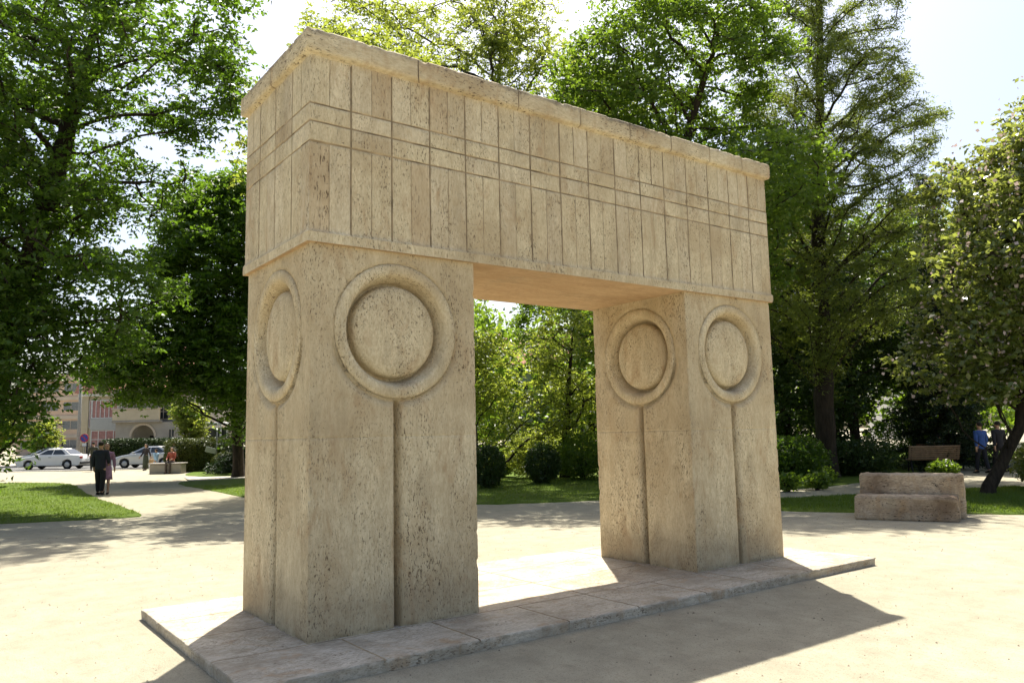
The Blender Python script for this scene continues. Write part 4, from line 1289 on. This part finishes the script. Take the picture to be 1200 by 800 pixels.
# handbag
hb = MB(); hb.box(-.14, .14, -.05, .05, .0, .24, .03); hb.tube([(-.09, 0, .23), (-.07, 0, .36), (.07, 0, .36), (.09, 0, .23)], .012, 6)
tag(hb.build('handbag', cloth((.45, .30, .16)), loc=G(-22.16, 48.3, .42), rz=PARKROT), 'tan handbag held by the woman in the long green skirt', 'bag')

# ---- park benches with slatted backs
def park_bench(label, lat, d, rot, wood, ln=1.7):
    root = empty('park_bench', G(lat, d, .0), PARKROT+rot); tag(root, label, 'bench', 'slatted wooden park benches')
    mb = MB()
    for k in range(6): mb.box(0, ln, .06+k*.075, .12+k*.075, .42+.012*abs(k-2.5), .45+.012*abs(k-2.5), .006)
    mb.build('seat', M[wood], root)
    mb = MB()
    for k in range(7):
        t = k/6; y = .04-.20*t**1.3; z_ = .48+.42*t
        mb.box(0, ln, y-.016, y+.016, z_, z_+.058, .006)
    mb.build('backrest', M[wood], root)
    for x in (.10, ln-.10):
        mb = MB()
        mb.tube([(x, .50, 0), (x, .46, .40), (x, .25, .40), (x, .07, .41), (x, .06, .50), (x, -.02, .72), (x, -.14, .92)], .026, 8)
        mb.tube([(x, -.06, 0), (x, .05, .25), (x, .12, .40)], .026, 8)
        mb.build('leg', M['iron'], root, True)
park_bench('slatted wooden park bench directly behind the stone bench', 14.35, 28.9, R(-12), 'wood')
park_bench('reddish slatted park bench farther back under the blossom tree', 15.8, 31.2, R(-20), 'wood_red')
park_bench('slatted park bench in deep shade left of the other wooden benches', 11.6, 30.0, R(-5), 'wood', 1.5)

# ---- low wall, signs, poles, railings, shelter
mb = MB(); mb.box(-19.6, -17.9, 42.5, 43.2, -.02, .50, .03); mb.box(-19.66, -17.84, 42.44, 43.26, .503, .57, .02)
tag(mb.build('low_wall', M['plaster_grey'], loc=(CAMX, CAMY, 0), rz=PARKROT), 'low stone wall in front of the square yellow hedge', 'wall')

def no_parking(lat, d):
    root = empty('traffic_sign', G(lat, d, .0), PARKROT); tag(root, 'round blue no parking sign with a red rim and slash on a grey post', 'sign')
    MB().tube([(0, 0, -.1), (0, 0, 2.45)], .035, 8).build('post', M['metal_grey'], root, True)
    Mx = Matrix.Translation((0, -.05, 2.12)) @ Matrix.Rotation(R(90), 4, 'X')
    MB().lathe([(.0005, .012), (.30, .012), (.30, -.012), (.0005, -.012)], 36, Mx).build('sign_face', M['sign_blue'], root)
    MB().lathe([(.27, .016), (.335, .016), (.335, -.014), (.27, -.014)], 36, Mx).build('rim', M['sign_red'], root)
    c, q = math.cos(R(45)), math.sin(R(45))
    sl = MB(); sl.box(-.29, .29, -.035, .035, .014, .019); sl.v = [Mx @ Matrix.Rotation(R(-45), 4, 'Z') @ Vector(p) for p in sl.v]; sl.build('slash', M['sign_red'], root)
    MB().box(-.16, .16, -.04, -.025, 1.5, 1.72, .004).build('lower_plate', M['plate'], root)
no_parking(-33.3, 61.2)
mb_ = empty('utility_pole', G(-34.0, 61.6, .1), PARKROT); tag(mb_, 'tall pale concrete utility pole beside the round blue sign', 'pole')
MB().tube([(0, 0, -.2), (0, 0, 4), (0, 0, 7.6)], [.15, .125, .10], 10).build('pole_shaft', M['kerb'], mb_, True)
MB().box(-.7, .7, -.05, .05, 7.1, 7.2, .01).build('crossarm', M['metal_grey'], mb_)

ps = empty('park_notice', G(-15.55, 41.3, .0), PARKROT); tag(ps, 'thin grey post with a small tilted plain board near the round bush', 'sign')
MB().tube([(0, 0, -.1), (0, 0, 2.7)], .035, 8).build('post', M['metal_grey'], ps, True)
t_ = MB(); t_.box(-.55, .02, -.015, .015, -.14, .14, .005); t_.v = [Matrix.Translation((-.03, -.055, 1.15)) @ Matrix.Rotation(R(14), 4, 'Y') @ Vector(p) for p in t_.v]
t_.build('board', plain('board_grey_green', (.24, .27, .23), .6), ps)

rl = empty('railing', G(-36.3, 63.6, .1), PARKROT); tag(rl, 'dark iron railing between the utility pole and the long hedge', 'railing')
mb = MB()
for k in range(30): mb.tube([(k*.13, 0, .05), (k*.13, 0, 1.55)], .012, 5)
mb.box(-.05, 3.85, -.02, .02, .2, .24); mb.box(-.05, 3.85, -.02, .02, 1.35, 1.39)
mb.build('bars', M['iron'], rl)
for x in (-.1, 1.9, 3.95): MB().box(x-.05, x+.05, -.05, .05, -.1, 1.7, .01).build('post', M['iron'], rl)

sh = empty('bus_shelter', G(-23.3, 60.9, .1), PARKROT); tag(sh, 'white framed street shelter glimpsed above the square yellow hedge', 'shelter')
MB().box(-1.0, 1.0, -.8, .8, 2.75, 3.0, .04).build('roof', M['white_metal'], sh)
for x in (-.9, .9):
    for y in (-.7, .7): MB().box(x-.05, x+.05, y-.05, y+.05, 0, 2.748, .008).build('post', M['white_metal'], sh)
MB().box(-.84, .84, .68, .70, .4, 2.6).build('glass_panel', M['glass'], sh)
MB().box(-.8, .8, .3, .6, .42, .48, .01).build('seat', M['white_metal'], sh)

# ---- buildings
def window(parent, x0, x1, z0, z1, y, nv=1, nh=0, frame='white_metal', pane='glass', depth=.07, fw=.07, extra=0):
    mb = MB()
    for a, b, c_, d_ in ((x0, x1, z0, z0+fw), (x0, x1, z1-fw, z1), (x0, x0+fw, z0+fw, z1-fw), (x1-fw, x1, z0+fw, z1-fw)): mb.box(a, b, y-depth, y+.02, c_, d_)
    for k in range(1, nv+1):
        xx = x0+(x1-x0)*k/(nv+1); mb.box(xx-fw*.4, xx+fw*.4, y-depth+.012, y+.02, z0+fw, z1-fw)
    for k in range(1, nh+1):
        zz = z0+(z1-z0)*k/(nh+1); mb.box(x0+fw, x1-fw, y-depth+.02, y+.02, zz-fw*.4, zz+fw*.4)
    o = mb.build('window', M[frame], parent)
    MB().box(x0+fw*.5, x1-fw*.5, y-.02, y+.03, z0+fw*.5, z1-fw*.5).build('pane', M[pane], o)
    return o

hs = empty('town_house', G(-39.6, 72, .0), PARKROT); tag(hs, 'cream town house with pink curtained windows and a steep red tiled roof', 'house')
MB().box(0, 4.3, 0, 9, -.1, 6.1).build('wall', M['plaster_cream'], hs)
MB().box(-.02, .72, -.16, -.003, -.1, 6.08).build('pilaster', M['plaster_cream'], hs)
MB().box(-.2, 4.25, -.32, -.165, 5.95, 6.25, .04).build('eave', M['plaster_white'], hs)
window(hs, .98, 3.75, 3.95, 5.62, -.003, 6, 0, pane='curtain')
MB().box(.9, 3.85, -.12, -.003, 2.9, 3.93).build('spandrel', M['spandrel'], hs)
window(hs, .98, 3.75, 1.2, 2.87, -.003, 3, 1, pane='curtain')
window(hs, .76, .95, 3.1, 5.6, -.003, 0, 0, pane='curtain', fw=.04)
rf = MB(); rf.prism([(-.35, 6.252), (9.4, 6.252), (8.6, 8.2), (4.7, 11.0), (.8, 8.2)], -.45, 9.6)
# the prism runs across the street; turn it so that the slope faces the viewer
rv = [Vector((p.y-0.0, p.x-.1, p.z)) for p in [Vector(q) for q in rf.v]]
rf.v = [(q.x, q.y, q.z) for q in rv]
rfo = rf.build('roof', M['roof_tile'], hs)
dm = MB(); dm.box(1.5, 2.5, 1.2, 3.4, 7.2, 9.4); dm.box(1.35, 2.65, 1.05, 3.6, 9.403, 9.6)
dm.build('dormer', M['spandrel'], rfo)
MB().box(1.7, 2.3, 1.15, 1.21, 8.0, 9.0).build('dormer_window', M['glass'], rfo)
MB().box(3.2, 3.8, 4.0, 4.6, 9.5, 11.8).build('chimney', M['plaster_beige'], rfo)

wg = empty('arched_house', G(-35.3, 69.8, .0), PARKROT); tag(wg, 'grey plaster house with a balcony above an arched porch', 'house')
# porch front with a real arch
a0, a1, sp = 1.45, 3.45, 2.2
arc_ = [(a0+(a1-a0)/2-(a1-a0)/2*math.cos(t), sp+(a1-a0)/2*math.sin(t)) for t in np.linspace(0, math.pi, 15)]
MB().prism([(0, -.1), (0, 3.45), (6.2, 3.45), (6.2, -.1), (a1, -.1)]+arc_[::-1]+[(a0, -.1)], 0, .4).build('porch_wall', M['plaster_grey'], wg)
sur = MB(); ro = 1.0
pin = arc_; pout = [(a0+(a1-a0)/2-1.2*math.cos(t), sp+1.2*math.sin(t)) for t in np.linspace(0, math.pi, 15)]
for k in range(14): sur.prism([pin[k], pout[k], pout[k+1], pin[k+1]], -.05, -.003)
sur.build('arch_surround', M['plaster_beige'], wg)
MB().box(0, 6.2, 2.4, 9, -.1, 6.4).build('wall', M['plaster_grey'], wg)
MB().box(.02, 6.18, .403, 2.39, 3.30, 3.44).build('porch_ceiling', M['plaster_grey'], wg)
MB().box(2.0, 2.95, 2.34, 2.398, -.1, 2.3).build('door', M['room_dark'], wg)
window(wg, 4.7, 5.3, 1.9, 2.85, -.003, 1, 0, pane='glass', frame='plaster_grey')
MB().box(-.15, 4.1, -.45, .3, 3.453, 3.62, .03).build('balcony_slab', M['plaster_grey'], wg)
MB().box(-.12, 4.05, -.40, -.22, 3.623, 4.6, .02).build('balcony_parapet', M['plaster_cream'], wg)
MB().box(-.2, 4.15, -.47, -.15, 4.603, 4.72, .02).build('balcony_rail', M['plaster_beige'], wg)
MB().box(0, 6.2, 1.0, 2.398, 3.46, 6.4).build('upper_wall', M['plaster_grey'], wg)
for x in (.35, 1.55, 2.9): MB().tube([(x, -.1, 3.63), (x, -.1, 6.1)], [.13, .11], 12).build('column', M['plaster_beige'], wg, True)
window(wg, .5, 1.35, 3.7, 5.9, .997, 1, 2, frame='plaster_beige')
window(wg, 3.3, 4.3, 3.7, 5.8, .997, 1, 2, frame='plaster_beige')
MB().box(-.2, 4.4, -.5, 1.0, 6.102, 6.40).build('balcony_canopy', M['plaster_grey'], wg)
w2 = MB(); w2.prism([(-.6, 6.402), (9.5, 6.402), (4.6, 9.6)], -.4, 6.6); w2.v = [(q[1], q[0], q[2]) for q in w2.v]
w2.build('roof', M['roof_tile'], wg)

ap = empty('apartment_block', G(-82, 130, .0), PARKROT); tag(ap, 'distant orange and beige apartment block down the street', 'building')
MB().box(0, 14, 0, 12, -.1, 13.2).build('wall', M['plaster_orange'], ap)
for k in range(4):
    z_ = .9+k*3.1
    MB().box(-.05, 14.05, -.25, -.003, z_+1.75, z_+2.35).build('floor_band', M['plaster_beige'], ap)
    for q in range(4): window(ap, .7+q*3.4, 3.3+q*3.4, z_, z_+1.5, -.003, 1, 0, pane='glass_haze', frame='plaster_beige')
wh = empty('white_house', G(-.6, 62.5, .0), PARKROT); tag(wh, 'white house with a red roof glimpsed through leaves in the opening', 'house')
MB().box(0, 7, 0, 8, -.1, 7.2).build('wall', M['plaster_white'], wh)
w2 = MB(); w2.prism([(-.5, 7.203), (8.5, 7.203), (4, 10.2)], -.5, 7.5); w2.v = [(q[1], q[0], q[2]) for q in w2.v]
w2.build('roof', M['roof_tile'], wh)
for q in range(3):
    window(wh, .8+q*2.1, 2.0+q*2.1, 4.3, 5.9, -.003, 1, 0); window(wh, .8+q*2.1, 2.0+q*2.1, 1.1, 2.7, -.003, 1, 0)
tb = empty('pale_tower_block', G(48, 97, .0), PARKROT); tag(tb, 'pale tower block glimpsed between the feathery tree and the blossom tree', 'building')
MB().box(0, 6, 0, 10, -.1, 21).build('wall', M['plaster_white'], tb)
for k in range(6):
    for q in range(2): window(tb, .6+q*2.7, 2.6+q*2.7, 1.2+k*3.3, 2.8+k*3.3, -.003, 1, 0)
